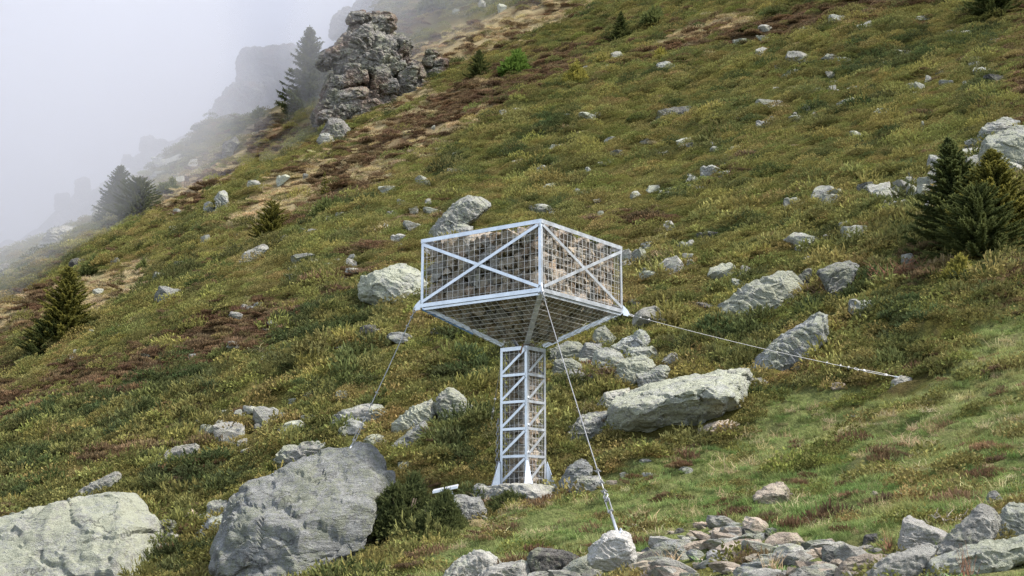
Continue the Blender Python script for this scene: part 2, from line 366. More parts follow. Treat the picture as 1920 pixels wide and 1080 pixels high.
M['larch'] = needle_material('fresh_larch_needles', (.06, .11, .02), (.16, .24, .05), .6)
M['bush'] = needle_material('juniper_needles', (.045, .062, .028), (.15, .165, .06), .55)
def simple(name, col, rough=.8, metal=0.0, nscale=8.0, var=.25, bump=.0):
    m, nt, nd, lk = new_mat(name); out = N(nd, 'ShaderNodeOutputMaterial'); bs = N(nd, 'ShaderNodeBsdfPrincipled'); bs.inputs['Roughness'].default_value = rough; bs.inputs['Metallic'].default_value = metal
    geo = N(nd, 'ShaderNodeNewGeometry'); tx = N(nd, 'ShaderNodeTexNoise'); tx.inputs['Scale'].default_value = nscale; tx.inputs['Detail'].default_value = 6; tx.inputs['Roughness'].default_value = .65; lk.new(geo.outputs['Position'], tx.inputs['Vector'])
    r = ramp(nd, [(.3, tuple(c * (1 - var) for c in col)), (.7, tuple(min(1, c * (1 + var)) for c in col))]); lk.new(tx.outputs[0], r.inputs[0]); lk.new(r.outputs[0], bs.inputs['Base Color'])
    rr = mathn(nd, lk, 'MULTIPLY_ADD', tx.outputs[0], .3, rough - .15); lk.new(rr, bs.inputs['Roughness'])
    if bump:
        b = N(nd, 'ShaderNodeBump'); b.inputs['Strength'].default_value = bump; b.inputs['Distance'].default_value = .02; lk.new(tx.outputs[0], b.inputs['Height']); lk.new(b.outputs[0], bs.inputs['Normal'])
    lk.new(bs.outputs[0], out.inputs[0]); return m
M['steel'] = simple('galvanised_steel', (.58, .61, .65), .40, .68, 5, .24)
M['steel_blue'] = simple('blue_strip_steel', (.07, .24, .58), .4, .1, 14, .12)  # blue of the strip on the left hip beam
M['wire'] = simple('galvanised_wire', (.56, .55, .52), .5, .35, 10, .12)
M['cable'] = simple('steel_rope', (.33, .33, .325), .5, .5, 30, .2)
M['bark'] = simple('grey_bark', (.10, .075, .055), .95, 0, 12, .4, .6)
M['deadwood'] = simple('bleached_wood', (.34, .29, .23), .9, 0, 14, .35, .4)
M['rustwood'] = simple('brown_wood', (.22, .12, .06), .9, 0, 14, .35, .4)
M['stalk'] = simple('dry_stalk', (.42, .30, .17), .9, 0, 20, .3)
M['reed'] = simple('rusty_stalk', (.24, .11, .06), .9, 0, 20, .3)
M['board'] = simple('white_board', (.50, .51, .53), .4, 0, 6, .05)
M['red'] = simple('red_print', (.5, .05, .04), .5, 0, 6, .05)
M['twig'] = simple('brown_twigs', (.13, .085, .055), .95, 0, 12, .35)
M['forb'] = simple('green_leaf', (.12, .19, .045), .6, 0, 12, .3)

def ground_material():
    m, nt, nd, lk = new_mat('slope_ground'); out = N(nd, 'ShaderNodeOutputMaterial'); bs = N(nd, 'ShaderNodeBsdfDiffuse')
    a = N(nd, 'ShaderNodeAttribute'); a.attribute_name = 'cover'; geo = N(nd, 'ShaderNodeNewGeometry')
    def noise(sc, det=6): 
        t = N(nd, 'ShaderNodeTexNoise'); lk.new(geo.outputs['Position'], t.inputs['Vector']); t.inputs['Scale'].default_value = sc; t.inputs['Detail'].default_value = det; t.inputs['Roughness'].default_value = .68; return t.outputs[0]
    n1, n2_, n3 = noise(3.5), noise(14), noise(.5)
    v = mathn(nd, lk, 'MULTIPLY_ADD', n2_, 1.3, .25); v = mathn(nd, lk, 'MULTIPLY', v, mathn(nd, lk, 'MULTIPLY_ADD', n1, .9, .5))
    sc = N(nd, 'ShaderNodeVectorMath'); sc.operation = 'SCALE'; lk.new(a.outputs['Color'], sc.inputs[0]); lk.new(v, sc.inputs['Scale'])
    r = ramp(nd, [(.52, (0, 0, 0)), (.64, (1, 1, 1))]); lk.new(n1, r.inputs[0])
    c = mixc(nd, lk, mathn(nd, lk, 'MULTIPLY', r.outputs[0], .5), sc.outputs[0], (.055, .04, .026))
    lk.new(c, bs.inputs[0]); b = N(nd, 'ShaderNodeBump'); b.inputs['Strength'].default_value = .9; b.inputs['Distance'].default_value = .12
    lk.new(mathn(nd, lk, 'ADD', n1, mathn(nd, lk, 'MULTIPLY', n2_, .4)), b.inputs['Height']); lk.new(b.outputs[0], bs.inputs['Normal']); lk.new(bs.outputs[0], out.inputs[0]); return m
M['ground'] = ground_material()
SP_COL = 1.25 * np.array([(.09, .10, .035), (.15, .135, .04), (.10, .066, .038), (.30, .245, .14), (.135, .16, .055)])

# ------------------------------------------------------------------ the ground: one sheet, finer where the picture looks
def build_ground():
    rr = np.concatenate([np.linspace(0.4, 7, 16)[:-1], np.geomspace(7, 335, 560), np.array([350, 380, 430, 520, 700])])
    th = np.concatenate([np.linspace(-180, -32, 40)[:-1], np.linspace(-32, 32, 380), np.linspace(32, 180, 40)[1:-1]])
    T, R = np.meshgrid(np.radians(th), rr); X = (R * np.sin(T)).ravel(); Y = (R * np.cos(T)).ravel()
    Z = np.concatenate([height(X[i:i + 40000], Y[i:i + 40000]) for i in range(0, len(X), 40000)])
    nT, nR = len(th), len(rr)
    V = np.stack([X, Y, Z], 1); V = np.concatenate([V, [[0, 0, float(height(np.array([0.]), np.array([0.]))[0])]]])
    a = np.arange(nR - 1)[:, None] * nT; j = np.arange(nT)[None]; jn = (j + 1) % nT
    Q = np.stack([a + j, a + jn, a + nT + jn, a + nT + j], -1).reshape(-1, 4)[:, ::-1]
    cap = np.stack([np.arange(nT), (np.arange(nT) + 1) % nT, np.full(nT, len(V) - 1)], 1)
    me = bpy.data.meshes.new('ground')
    me.from_pydata(V.tolist(), [], Q.tolist() + cap.tolist())
    me.polygons.foreach_set('use_smooth', [True] * len(me.polygons))
    W = np.zeros((len(V), 5)); ok = V[:, 1] > 3
    w_, mead, _, _ = zones(V[ok, 0], V[ok, 1], V[ok, 2]); W[ok] = w_; W[~ok, 4] = 1
    C = W @ (SP_COL * np.array([[.62], [.62], [.8], [.8], [.85]]))
    at_ = me.attributes.new('cover', 'FLOAT_COLOR', 'POINT'); at_.data.foreach_set('color', np.concatenate([C, np.ones((len(C), 1))], 1).ravel().astype(np.float32))
    me.update()
    o = obj('ground', me, M['ground']); tag(o, 'steep rocky mountain slope covered in low scrub', 'ground', kind='structure')
build_ground()

# ------------------------------------------------------------------ rocks
FOOT = [(7.85, 25.3, .55, .6)]           # footprints kept free of plants: x, y, rx, ry
def cells(p, seed=0):
    """random value of the nearest jittered cell and the gap to the next one"""
    b = np.floor(p).astype(int); best = np.full(len(p), 9.0); sec = np.full(len(p), 9.0); val = np.zeros(len(p))
    for dx in (-1, 0, 1):
        for dy in (-1, 0, 1):
            for dz in (-1, 0, 1):
                c = b + (dx, dy, dz); h = _perm[_perm[_perm[(c[:, 0] + seed) & 255] + (c[:, 1] & 255)] + (c[:, 2] & 255)]
                j = c + .5 + .42 * _gr[h]; d = np.linalg.norm(p - j, axis=1); nw = d < best
                sec = np.where(nw, best, np.minimum(sec, d)); val = np.where(nw, (h * 7 % 256) / 255.0, val); best = np.where(nw, d, best)
    return val, sec - best
def rock_mesh(name, pts, edge, amp=.05, strata=.02, axis=(.35, .25, .9), smooth=1, freq=None, seed=0, cuts=16, blocky=.022, bfreq=3.2):
    bm = bmesh.new()
    for p in pts: bm.verts.new(p)
    r = bmesh.ops.convex_hull(bm, input=bm.verts)
    gone = [g for g in set(r['geom_interior'] + r['geom_unused']) if isinstance(g, bmesh.types.BMVert)]
    bmesh.ops.delete(bm, geom=gone, context='VERTS')
    for it in range(8):
        long = [e for e in bm.edges if e.calc_length() > edge]
        if not long or len(bm.verts) > 22000: break
        bmesh.ops.subdivide_edges(bm, edges=long, cuts=1); bmesh.ops.triangulate(bm, faces=[f for f in bm.faces if len(f.verts) > 3])
    for it in range(smooth): bmesh.ops.smooth_vert(bm, verts=bm.verts, factor=.5, use_axis_x=True, use_axis_y=True, use_axis_z=True)
    bmesh.ops.recalc_face_normals(bm, faces=bm.faces); bm.normal_update()
    P = np.array([v.co[:] for v in bm.verts]); Nn = np.array([v.normal[:] for v in bm.verts])
    size = float(np.ptp(P, axis=0).max()); f = (freq or 1.0) / size
    rg = np.random.default_rng(1000 + seed); ctr = P.mean(0); Qc = P - ctr
    for k in range(cuts):                                  # broken facets
        nv = rg.normal(size=3); nv /= np.linalg.norm(nv); sc_ = Qc @ nv; mx = sc_.max(); lim = mx * rg.uniform(.86, .98)
        Qc = Qc - nv[None] * np.maximum(sc_ - lim, 0)[:, None] * .92
    P = Qc + ctr
    q = P * f + seed * 3.1
    d = amp * size * (fbm(q * 2.2, 4, .55) * .8 - .6 * np.maximum(0, .12 - np.abs(pnoise(q * 1.7 + 9))) * 2)
    ax = np.array(axis, float); ax /= np.linalg.norm(ax)
    h = (P @ ax) * f * 9 + 1.4 * fbm(q * 2.0 + 5, 3)
    saw = (h - np.floor(h)); step = np.where(saw < .8, saw / .8, (1 - saw) / .2)
    d = d + strata * size * (step - .5) * np.clip(.7 + 1.6 * pnoise(q * 2 + 31), 0, 2)
    d = d + .007 * size * fbm(q * 14, 3, .6)
    if blocky:
        t1 = np.cross(ax, [0.3, 1, .1]); t1 /= np.linalg.norm(t1); t2 = np.cross(ax, t1)
        qq = np.stack([q @ t1, q @ t2 * .8, q @ ax * 1.9], 1) * bfreq + .35 * np.stack([fbm(q * 3 + 3, 3), fbm(q * 3 + 13, 3), fbm(q * 3 + 23, 3)], 1)
        v1, g1 = cells(qq, seed); d = d + size * blocky * ((v1 - .5) * 1.6 - .5 * np.clip(1 - g1 / .08, 0, 1))
        v2, g2 = cells(qq * 2.7 + 5, seed + 3); d = d + size * blocky * .4 * ((v2 - .5) * 1.5 - .4 * np.clip(1 - g2 / .1, 0, 1))
    P = P + Nn * d[:, None]
    for v, p in zip(bm.verts, P): v.co = p
    me = bpy.data.meshes.new(name); bm.to_mesh(me); bm.free()
    me.polygons.foreach_set('use_smooth', [True] * len(me.polygons)); me.update()
    try: me.set_sharp_from_angle(angle=math.radians(32))
    except Exception: pass
    return me
def shrink(poly, k, dx=0, dy=0):
    c = np.mean(poly, 0); return [(c[0] + (p[0] - c[0]) * k + dx, c[1] + (p[1] - c[1]) * k + dy) for p in poly]
_seed = [0]
def boulder(label, poly, mat='grey', front=None, D=None, thick=None, amp=.035, strata=.02, axis=(.35, .25, .9), name='boulder', cat='boulder', fk=.72, fy=.14, group=None, parent=None, foot=True, res=44, sink=.25, dD=0.0, blocky=.016, cuts=16, bfreq=3.2):
    """a rock from its outline: given its own distance, real size and thickness"""
    _seed[0] += 1
    poly = shrink(poly, 1.07); front = front and shrink(front, 1.05)
    P = np.array(poly, float); x0, y0 = P.min(0); x1, y1 = P.max(0)
    if D is None: D = cast((x0 + x1) / 2, y1 - .04 * (y1 - y0)) + dD
    wd = (x1 - x0) * D / F; hd = (y1 - y0) * D / F
    t = thick or min(max(.55 * (wd + hd) / 2, .25 * max(wd, hd)), 1.3 * hd + .2 * wd)
    fr = front or shrink(poly, fk, 0, fy * (y1 - y0))
    D0 = D + t * .35
    pts = [at(p[0], p[1], D0) for p in poly]
    pts += [at(p[0], p[1], D0 - t * .55) for p in fr]
    pts += [at(p[0], p[1], D0 + t * .5) for p in shrink(poly, .8, 0, .04 * (y1 - y0))]
    low = [p for p in poly if p[1] > y1 - .35 * (y1 - y0)]
    for p in low:
        q = at(p[0], p[1], D0); pts.append(q - Vector((0, 0, sink * hd + .05))); pts.append(q - Vector((0, t * .25, sink * hd + .05)))
    c = at((x0 + x1) / 2, y1, D0)
    base = parent.location if parent is not None else c
    me = rock_mesh(name, [p - base for p in pts], max(wd, hd) / res, amp, strata, axis, seed=_seed[0], blocky=blocky, cuts=cuts, bfreq=bfreq)
    o = bpy.data.objects.new(name, me); COL.objects.link(o); me.materials.append(M[mat])
    if parent is not None: o.parent = parent
    else:
        o.location = c; tag(o, label, cat, group)
    if foot: FOOT.append((c.x, D0 - t * .2, wd * .48, min(t * .6, hd * .8)))
    return o

BIG = [
 ('huge pale lichen-covered boulder at the lower left edge, next to a grey one', [(-150, 1100), (-120, 1012), (0, 982), (37, 962), (94, 925), (118, 927), (143, 939), (196, 929), (253, 930), (261, 962), (287, 982), (291, 1019), (281, 1052), (265, 1100)], 'lichen',
   dict(front=[(-160, 1140), (60, 1105), (215, 1075), (258, 1055), (268, 1090), (240, 1140)], thick=3.4, amp=.018, strata=.012, axis=(.6, -.2, .7), res=70)),
 ('huge bluish grey boulder with a cable anchored to its top', [(421, 1006), (425, 960), (439, 932), (470, 904), (502, 890), (569, 857), (646, 850), (674, 844), (699, 848), (717, 869), (727, 890), (718, 911), (703, 939), (692, 974), (699, 999), (681, 1013), (597, 1045), (551, 1075), (463, 1085), (445, 1045), (430, 1027)], 'anchor',
   dict(front=[(440, 1060), (470, 1040), (560, 1030), (650, 1010), (676, 1005), (672, 1025), (590, 1070), (470, 1110)], D=22.6, thick=4.0, amp=.024, strata=.02, axis=(.45, .3, .85), res=75)),
 ('long slab boulder with a sunlit top and dark overhanging front', [(1143, 802), (1144, 760), (1150, 752), (1194, 735), (1250, 711), (1328, 700), (1389, 692), (1400, 693), (1404, 710), (1400, 732), (1375, 768), (1361, 771), (1306, 788), (1250, 804), (1211, 804), (1167, 803)], 'lichen',
   dict(front=[(1180, 772), (1226, 765), (1256, 744), (1292, 739), (1333, 722), (1360, 718), (1368, 738)], thick=3.0, sink=.05, amp=.016, strata=.016, axis=(.28, .2, .93), res=75)),
 ('small wedge boulder touching the left end of the long slab', [(1056, 824), (1061, 810), (1078, 788), (1092, 777), (1144, 767), (1144, 804), (1122, 816), (1111, 826)], 'grey', dict(fy=.2)),
 ('dark grey boulder leaning under the right-hand cable', [(1406, 694), (1429, 662), (1463, 628), (1530, 583), (1549, 592), (1542, 609), (1549, 636), (1496, 670), (1448, 690)], 'blue', dict(fk=.8, fy=.08, strata=.02, axis=(.6, .3, .7), res=55)),
 ('big pale boulder with a ragged crest right of the stone cage', [(1350, 577), (1381, 548), (1410, 529), (1455, 516), (1478, 509), (1497, 522), (1510, 541), (1505, 554), (1481, 560), (1442, 573), (1423, 585), (1391, 590)], 'lichen', dict(fk=.75, fy=.12, amp=.03, res=55)),
 ('fan of grey rock layers poking from the scrub', [(1533, 509), (1568, 493), (1594, 488), (1613, 496), (1591, 519), (1578, 538), (1568, 558), (1558, 540), (1542, 525)], 'grey', dict(strata=.05, axis=(-.5, .1, .8), fy=.1)),
 ('small dark fin of rock beside the ragged pale boulder', [(1495, 520), (1510, 506), (1521, 503), (1519, 530), (1512, 537), (1500, 530)], 'dark', dict(fy=.1)),
 ('big rounded pale boulder touching the cage\'s left edge', [(677, 530), (681, 520), (699, 507), (726, 499), (757, 496), (785, 512), (798, 530), (803, 546), (765, 566), (726, 562), (712, 545), (679, 543)], 'lichen', dict(amp=.03, res=60, thick=1.7)),
 ('tall tilted slab standing behind the cage\'s top left rail', [(803, 440), (830, 405), (858, 376), (877, 366), (900, 371), (921, 384), (905, 398), (869, 414), (827, 446)], 'grey', dict(amp=.016, strata=.012, axis=(.6, .2, .6), fk=.82, fy=.06, res=55)),
 ('flat stone leaning on the tall tilted slab', [(830, 446), (850, 424), (872, 418), (886, 426), (880, 440), (850, 450)], 'grey', dict()),
 ('pointed pale boulder, higher of two leaning together left of the tower', [(815, 756), (822, 739), (843, 723), (861, 733), (889, 765), (857, 774), (829, 783)], 'lichen', dict(amp=.025)),
 ('sloping pale boulder leaning against the pointed one', [(738, 791), (769, 767), (808, 749), (819, 770), (815, 781), (787, 797), (745, 801)], 'lichen', dict(axis=(.6, .2, .7))),
 ('low ramp of lichened rock below the two leaning boulders', [(733, 835), (762, 813), (794, 788), (806, 802), (787, 818), (759, 835)], 'grey', dict()),
 ('wide flat layered boulder behind the left cable', [(618, 797), (639, 770), (674, 758), (717, 758), (734, 776), (731, 786), (681, 796)], 'grey', dict(strata=.04, axis=(.2, .1, 1))),
 ('pointed grey boulder right of the tower\'s foot', [(1042, 912), (1062, 880), (1088, 857), (1113, 880), (1095, 900), (1069, 916)], 'blue', dict(fy=.08, D=24.0)),
 ('low grey stone lying before the pointed boulder by the tower', [(1066, 914), (1080, 898), (1095, 893), (1127, 893), (1131, 909), (1091, 922)], 'grey', dict()),
 ('flat grey rock lying left of the tower\'s foot', [(838, 942), (850, 930), (900, 932), (914, 960), (905, 972), (860, 967)], 'grey', dict(strata=.03)),
 ('grey block at the left end of the outcrop behind the tower', [(1024, 684), (1028, 657), (1064, 638), (1083, 641), (1100, 657), (1078, 673), (1056, 682)], 'lichen', dict()),
 ('rounded lichened block on top of the outcrop behind the tower', [(1106, 641), (1117, 618), (1133, 611), (1150, 629), (1158, 638), (1139, 654), (1111, 648)], 'lichen', dict()),
 ('dark wedge with a pale crest at the outcrop\'s upper right', [(1136, 656), (1178, 632), (1206, 616), (1217, 635), (1211, 652), (1183, 666), (1156, 666)], 'blue', dict(axis=(.5, .2, .7))),
 ('yellow-green lichened face in the middle of the outcrop', [(1111, 677), (1119, 656), (1139, 650), (1167, 664), (1178, 693), (1156, 697), (1119, 684)], 'lichen', dict()),
 ('broken lichened block low in the outcrop behind the tower', [(1150, 698), (1167, 671), (1208, 666), (1231, 682), (1194, 701), (1189, 718), (1161, 701)], 'lichen', dict()),
 ('shadowed block under the outcrop\'s right end', [(1194, 701), (1239, 685), (1256, 688), (1244, 713), (1217, 726), (1200, 718)], 'grey', dict()),
 ('small pale cap stone at the outcrop\'s right end', [(1239, 676), (1261, 660), (1269, 661), (1271, 677), (1250, 681)], 'pale', dict()),
 ('grey boulder low left of the outcrop, beside dead twigs', [(1053, 718), (1058, 696), (1086, 691), (1100, 704), (1081, 720)], 'grey', dict()),
 ('small leaning block between outcrop and dead twigs', [(1075, 693), (1086, 671), (1100, 671), (1111, 681), (1092, 695)], 'grey', dict()),
 ('grey block jammed between the lichened blocks of the outcrop', [(1085, 668), (1098, 642), (1128, 645), (1130, 668), (1105, 678)], 'grey', dict()),
 ('flat lichened shelf under the outcrop\'s dark wedge', [(1165, 672), (1180, 652), (1222, 648), (1240, 664), (1215, 680)], 'lichen', dict()),
 ('broad lichened block at the outcrop\'s foot beside the column', [(1032, 700), (1040, 676), (1074, 668), (1096, 684), (1080, 700)], 'lichen', dict()),
 ('pale knobbly rock above the long slab\'s left end', [(1117, 762), (1133, 738), (1156, 732), (1178, 727), (1186, 738), (1156, 751), (1139, 762)], 'pale', dict()),
 ('small triangular stone among the dead twigs', [(1100, 718), (1114, 696), (1125, 712), (1115, 720)], 'grey', dict()),
 ('flat stone at the right end of the long slab', [(1398, 726), (1402, 708), (1425, 708), (1440, 716), (1420, 726)], 'pale', dict()),
 ('lone peach coloured stone on the green meadow', [(1412, 933), (1419, 923), (1447, 906), (1464, 905), (1487, 925), (1473, 935), (1431, 945), (1415, 944)], 'tan', dict(front=[(1416, 934), (1424, 929), (1450, 924), (1474, 927)], thick=.45)),
 ('pinkish flat slab below the dark overhanging boulder', [(1305, 805), (1340, 793), (1367, 787), (1397, 798), (1375, 808), (1350, 812)], 'tan', dict(thick=.5)),
 ('long pale slab lying like a log above the huge lichened boulder', [(139, 927), (160, 910), (204, 893), (222, 884), (226, 899), (160, 930)], 'pale', dict()),
 ('whitish elongated rock beside the dark green juniper carpet', [(295, 862), (302, 848), (340, 836), (367, 829), (379, 836), (372, 852), (326, 866)], 'pale', dict()),
 ('dark fissured flat rock just left of the anchored boulder\'s top', [(516, 860), (530, 837), (569, 830), (611, 828), (613, 851), (569, 857), (551, 864)], 'grey', dict(strata=.05, axis=(.2, 0, 1), fy=.22)),
 ('dark stone wedged at the lichened boulder\'s right side', [(285, 1000), (289, 978), (326, 974), (334, 990), (302, 1005)], 'dark', dict()),
 ('grey block against the left flank of the anchored boulder', [(385, 968), (391, 941), (428, 935), (436, 968)], 'grey', dict()),
 ('split grey stone in the gap between the two huge boulders', [(360, 982), (372, 966), (394, 964), (398, 985), (366, 990)], 'blue', dict()),
 ('upright slab tight against the anchored boulder\'s lower left', [(367, 1000), (395, 968), (426, 962), (426, 1005)], 'blue', dict()),
 ('whitish stone in the gap between the two huge boulders', [(301, 1012), (318, 995), (334, 1003), (332, 1014)], 'pale', dict()),
 ('pinkish stone above the gap between the two huge boulders', [(342, 968), (358, 954), (371, 962), (360, 978)], 'tan', dict()),
 ('small grey stone under the white one between the huge boulders', [(288, 1037), (292, 1020), (314, 1018), (315, 1035)], 'blue', dict()),
 ('pale pointed boulder, blurred, in the lower right foreground', [(1685, 1034), (1687, 995), (1692, 972), (1703, 968), (1726, 978), (1760, 992), (1785, 1006), (1760, 1022), (1689, 1036)], 'white', dict(amp=.015, strata=.006, fk=.8, fy=.08)),
 ('grey slab lying at the foot of the pale pointed boulder', [(1615, 1090), (1661, 1043), (1717, 1023), (1765, 1024), (1735, 1055), (1690, 1092)], 'pale', dict(amp=.015)),
 ('smooth grey slab rising to a horn in the right foreground', [(1745, 1040), (1800, 1003), (1836, 975), (1834, 947), (1855, 944), (1880, 964), (1868, 1002), (1800, 1044)], 'pale', dict(amp=.015, strata=.008, axis=(.6, .2, .7))),
 ('small grey stone perched above the smooth horned slab', [(1845, 944), (1852, 926), (1865, 917), (1880, 939), (1870, 950)], 'grey', dict()),
 ('lichened boulder cut by the right edge of the foreground', [(1866, 1005), (1875, 970), (1886, 947), (1940, 942), (1950, 1010)], 'lichen', dict(amp=.03)),
 ('long layered slab along the bottom right corner', [(1725, 1060), (1802, 1029), (1858, 1012), (1950, 1000), (1950, 1045), (1844, 1052), (1788, 1072), (1740, 1076)], 'lichen', dict(strata=.02, axis=(.25, .1, .95))),
 ('broad tan slab in the rubble left of the foreground slabs', [(1562, 1070), (1582, 1051), (1622, 1038), (1664, 1041), (1636, 1070), (1588, 1082)], 'tan', dict(amp=.02)),
 ('grey slab cut by the bottom edge below the tan slab', [(1470, 1100), (1481, 1077), (1507, 1062), (1557, 1074), (1570, 1100)], 'pale', dict()),
 ('small buff block resting on the bottom edge grey slab', [(1516, 1064), (1532, 1052), (1560, 1057), (1560, 1076)], 'tan', dict()),
 ('grey leaning flake among rubble left of the tan slab', [(1540, 1045), (1543, 1023), (1577, 1026), (1602, 1043), (1560, 1053)], 'grey', dict()),
 ('square grey stone just left of the pale pointed boulder', [(1617, 1020), (1622, 1002), (1644, 1001), (1649, 1020)], 'dark', dict()),
 ('large angular grey rock at the bottom edge, leftmost of the rubble', [(818, 1095), (857, 1052), (888, 1034), (913, 1024), (927, 1034), (941, 1058), (900, 1074), (860, 1098)], 'pale', dict(axis=(.6, .2, .7), amp=.02)),
 ('flat grey rock on the bottom edge under the brown block', [(895, 1075), (916, 1063), (978, 1049), (994, 1054), (1004, 1080), (990, 1100), (900, 1100)], 'pale', dict()),
 ('square brownish block on the bottom edge left of the white stone', [(987, 1042), (1001, 1028), (1071, 1031), (1088, 1043), (1062, 1056), (1034, 1078), (1001, 1078), (989, 1056)], 'dark', dict(amp=.02, front=[(992, 1048), (1004, 1040), (1050, 1042), (1066, 1046), (1030, 1074), (1000, 1076)])),
 ('long grey slab with yellow lichen spots below the white stone', [(1040, 1078), (1074, 1051), (1110, 1034), (1152, 1018), (1168, 1037), (1166, 1053), (1113, 1070)], 'lichen', dict(axis=(.4, .2, .85), amp=.015)),
 ('whitewashed stone holding the foot of the front cable', [(1105, 1030), (1130, 1003), (1152, 995), (1160, 1003), (1169, 998), (1183, 1001), (1193, 1023), (1189, 1038), (1164, 1046), (1110, 1040)], 'white', dict(amp=.04, D=13.3, thick=.45)),
 ('grey angular slab right of the whitewashed stone', [(1215, 1038), (1223, 1023), (1265, 1012), (1285, 1029), (1295, 1048), (1254, 1052)], 'blue', dict()),
 ('brown flat stone in the rubble right of the grey angular slab', [(1277, 1025), (1307, 1012), (1332, 1013), (1329, 1028), (1293, 1034)], 'tan', dict()),
 ('rounded cream stone in the rubble above the dry stalks', [(1322, 1038), (1334, 1031), (1352, 1031), (1368, 1043), (1365, 1056), (1327, 1058)], 'white', dict(amp=.02)),
 ('grey rounded boulder in the outcrop beside the right spruce, lower one', [(1836, 289), (1848, 258), (1886, 243), (1920, 234), (1960, 243), (1960, 303), (1881, 316), (1848, 303)], 'lichen', dict(amp=.02, thick=1.5, res=50)),
 ('dark grey boulder on top of the outcrop by the right edge', [(1831, 266), (1841, 239), (1881, 220), (1912, 229), (1884, 250), (1848, 268)], 'grey', dict(dD=.6)),
 ('grey stone at the top of the scree left of the right spruce', [(1738, 310), (1742, 289), (1766, 291), (1777, 308), (1756, 318)], 'grey', dict()),
 ('dark overhanging ledge high on the slope above the cage', [(1230, 224), (1236, 207), (1262, 202), (1298, 197), (1292, 208), (1262, 217)], 'dark', dict(fy=.3)),
 ('big pale flat boulder left of the cage, below the small yellowish spruce', [(448, 490), (458, 472), (486, 459), (505, 461), (500, 473), (468, 490)], 'pale', dict()),
 ('far pale boulder dimmed by mist at the left skyline', [(69, 461), (93, 431), (116, 423), (144, 426), (139, 438), (93, 461)], 'pale', dict()),
 ('upright cracked crag right of the misty spruces', [(402, 398), (404, 372), (412, 356), (426, 360), (429, 385), (420, 398)], 'grey', dict(strata=.05, axis=(.8, .1, .4), fy=.05)),
 ('dark outcrop low on the misty grass ridge', [(416, 290), (420, 267), (441, 256), (450, 267), (431, 292)], 'dark', dict(strata=.04, fy=.05)),
 ('brown domed outcrop below the great crag', [(602, 250), (616, 222), (641, 223), (656, 242), (638, 270), (610, 256)], 'crag', dict(strata=.04, fy=.05)),
 ('tilted flake beneath the brown domed outcrop', [(594, 264), (600, 250), (618, 250), (633, 271), (610, 277)], 'grey', dict(fy=.05)),
 ('pale grey rock lying in the grass high above the cage', [(1226, 132), (1232, 118), (1252, 115), (1270, 123), (1262, 132)], 'grey', dict()),
 ('small pale stone holding the foot of the long right cable', [(1668, 730), (1674, 712), (1690, 704), (1708, 708), (1716, 722), (1706, 734)], 'pale', dict(D=25.75, thick=.35)),
]
for lab, poly, mt, kw in BIG: boulder(lab, poly, mt, **kw)

# the tower's foundation rock, levelled on top
YAW = 0.6283; TC = Vector((0.215, 24.7, 0)); e1 = Vector((math.sin(YAW), math.cos(YAW), 0)); e2 = Vector((-math.cos(YAW), math.sin(YAW), 0))
pts = []
for (a, b, z) in [(-.75, -.5, .93), (-.6, .75, .93), (.62, -.55, .93), (.6, .6, .93), (-.5, -.72, .9), (.5, -.75, .88), (-.95, -.3, .55), (-.9, .9, .5), (.8, -.7, .5), (.8, .8, .5), (-.55, -1.0, .5), (.5, -.95, .5), (-.8, -.8, 0), (.8, -.8, 0), (-.8, .8, 0), (.8, .8, 0)]:
    p = e1 * a + e2 * b; pts.append(Vector((p.x, p.y, z)))
me = rock_mesh('foundation_rock', pts, .06, .03, .02, smooth=2, seed=99); o = obj('foundation_rock', me, M['pale'], None, (TC.x, TC.y, 0.0)); tag(o, 'broad pale rock under the steel tower\'s foot', 'rock'); FOOT.append((TC.x, TC.y, .8, .8))

# crags built of several blocks
def crag(label, blocks, mat, D, name='rock_outcrop', **kw):
    P = np.array([p for b in blocks for p in b]); c = at(P[:, 0].mean(), P[:, 1].max(), D)
    r = empty(name, c); tag(r, label, 'rock outcrop')
    rr_ = random.Random(5); full = []
    for i, b in enumerate(blocks):
        full.append((b, kw.get('dd', [0] * 20)[i]))
        cx_, cy_ = np.mean(b, 0); wx_, wy_ = np.ptp(np.array(b), axis=0)
        for q in range(kw.get('split', 0)):
            a_ = rr_.uniform(-.34, .34) * wx_; e_ = rr_.uniform(-.36, .36) * wy_; hw, hh = wx_ * rr_.uniform(.16, .30), wy_ * rr_.uniform(.10, .22); tl_ = rr_.uniform(.1, .5)
            bb = [(cx_ + a_ + sx * hw * rr_.uniform(.75, 1.1), cy_ + e_ + sy * hh * rr_.uniform(.75, 1.15) - sx * hw * tl_) for sx, sy in ((-1, -1), (0, -1.1), (1, -1), (1.05, 0), (1, 1), (0, 1.1), (-1, 1), (-1.05, 0))]
            full.append((bb, kw.get('dd', [0] * 20)[i] - rr_.uniform(.5, 1.3)))
    for i, (b, ddv) in enumerate(full):
        boulder(None, b, mat, D=D + ddv, parent=r, name='rock_block', thick=kw.get('thick'), amp=kw.get('amp', .045), strata=kw.get('strata', .035), axis=kw.get('axis', (.3, .2, .9)), fk=.86, fy=.04, sink=.35, res=75 if i % (1 + kw.get('split', 0)) == 0 else 30, blocky=kw.get('blocky', .05), bfreq=2.3, cuts=22)
    return r
dm = cast(680, 212) or 172
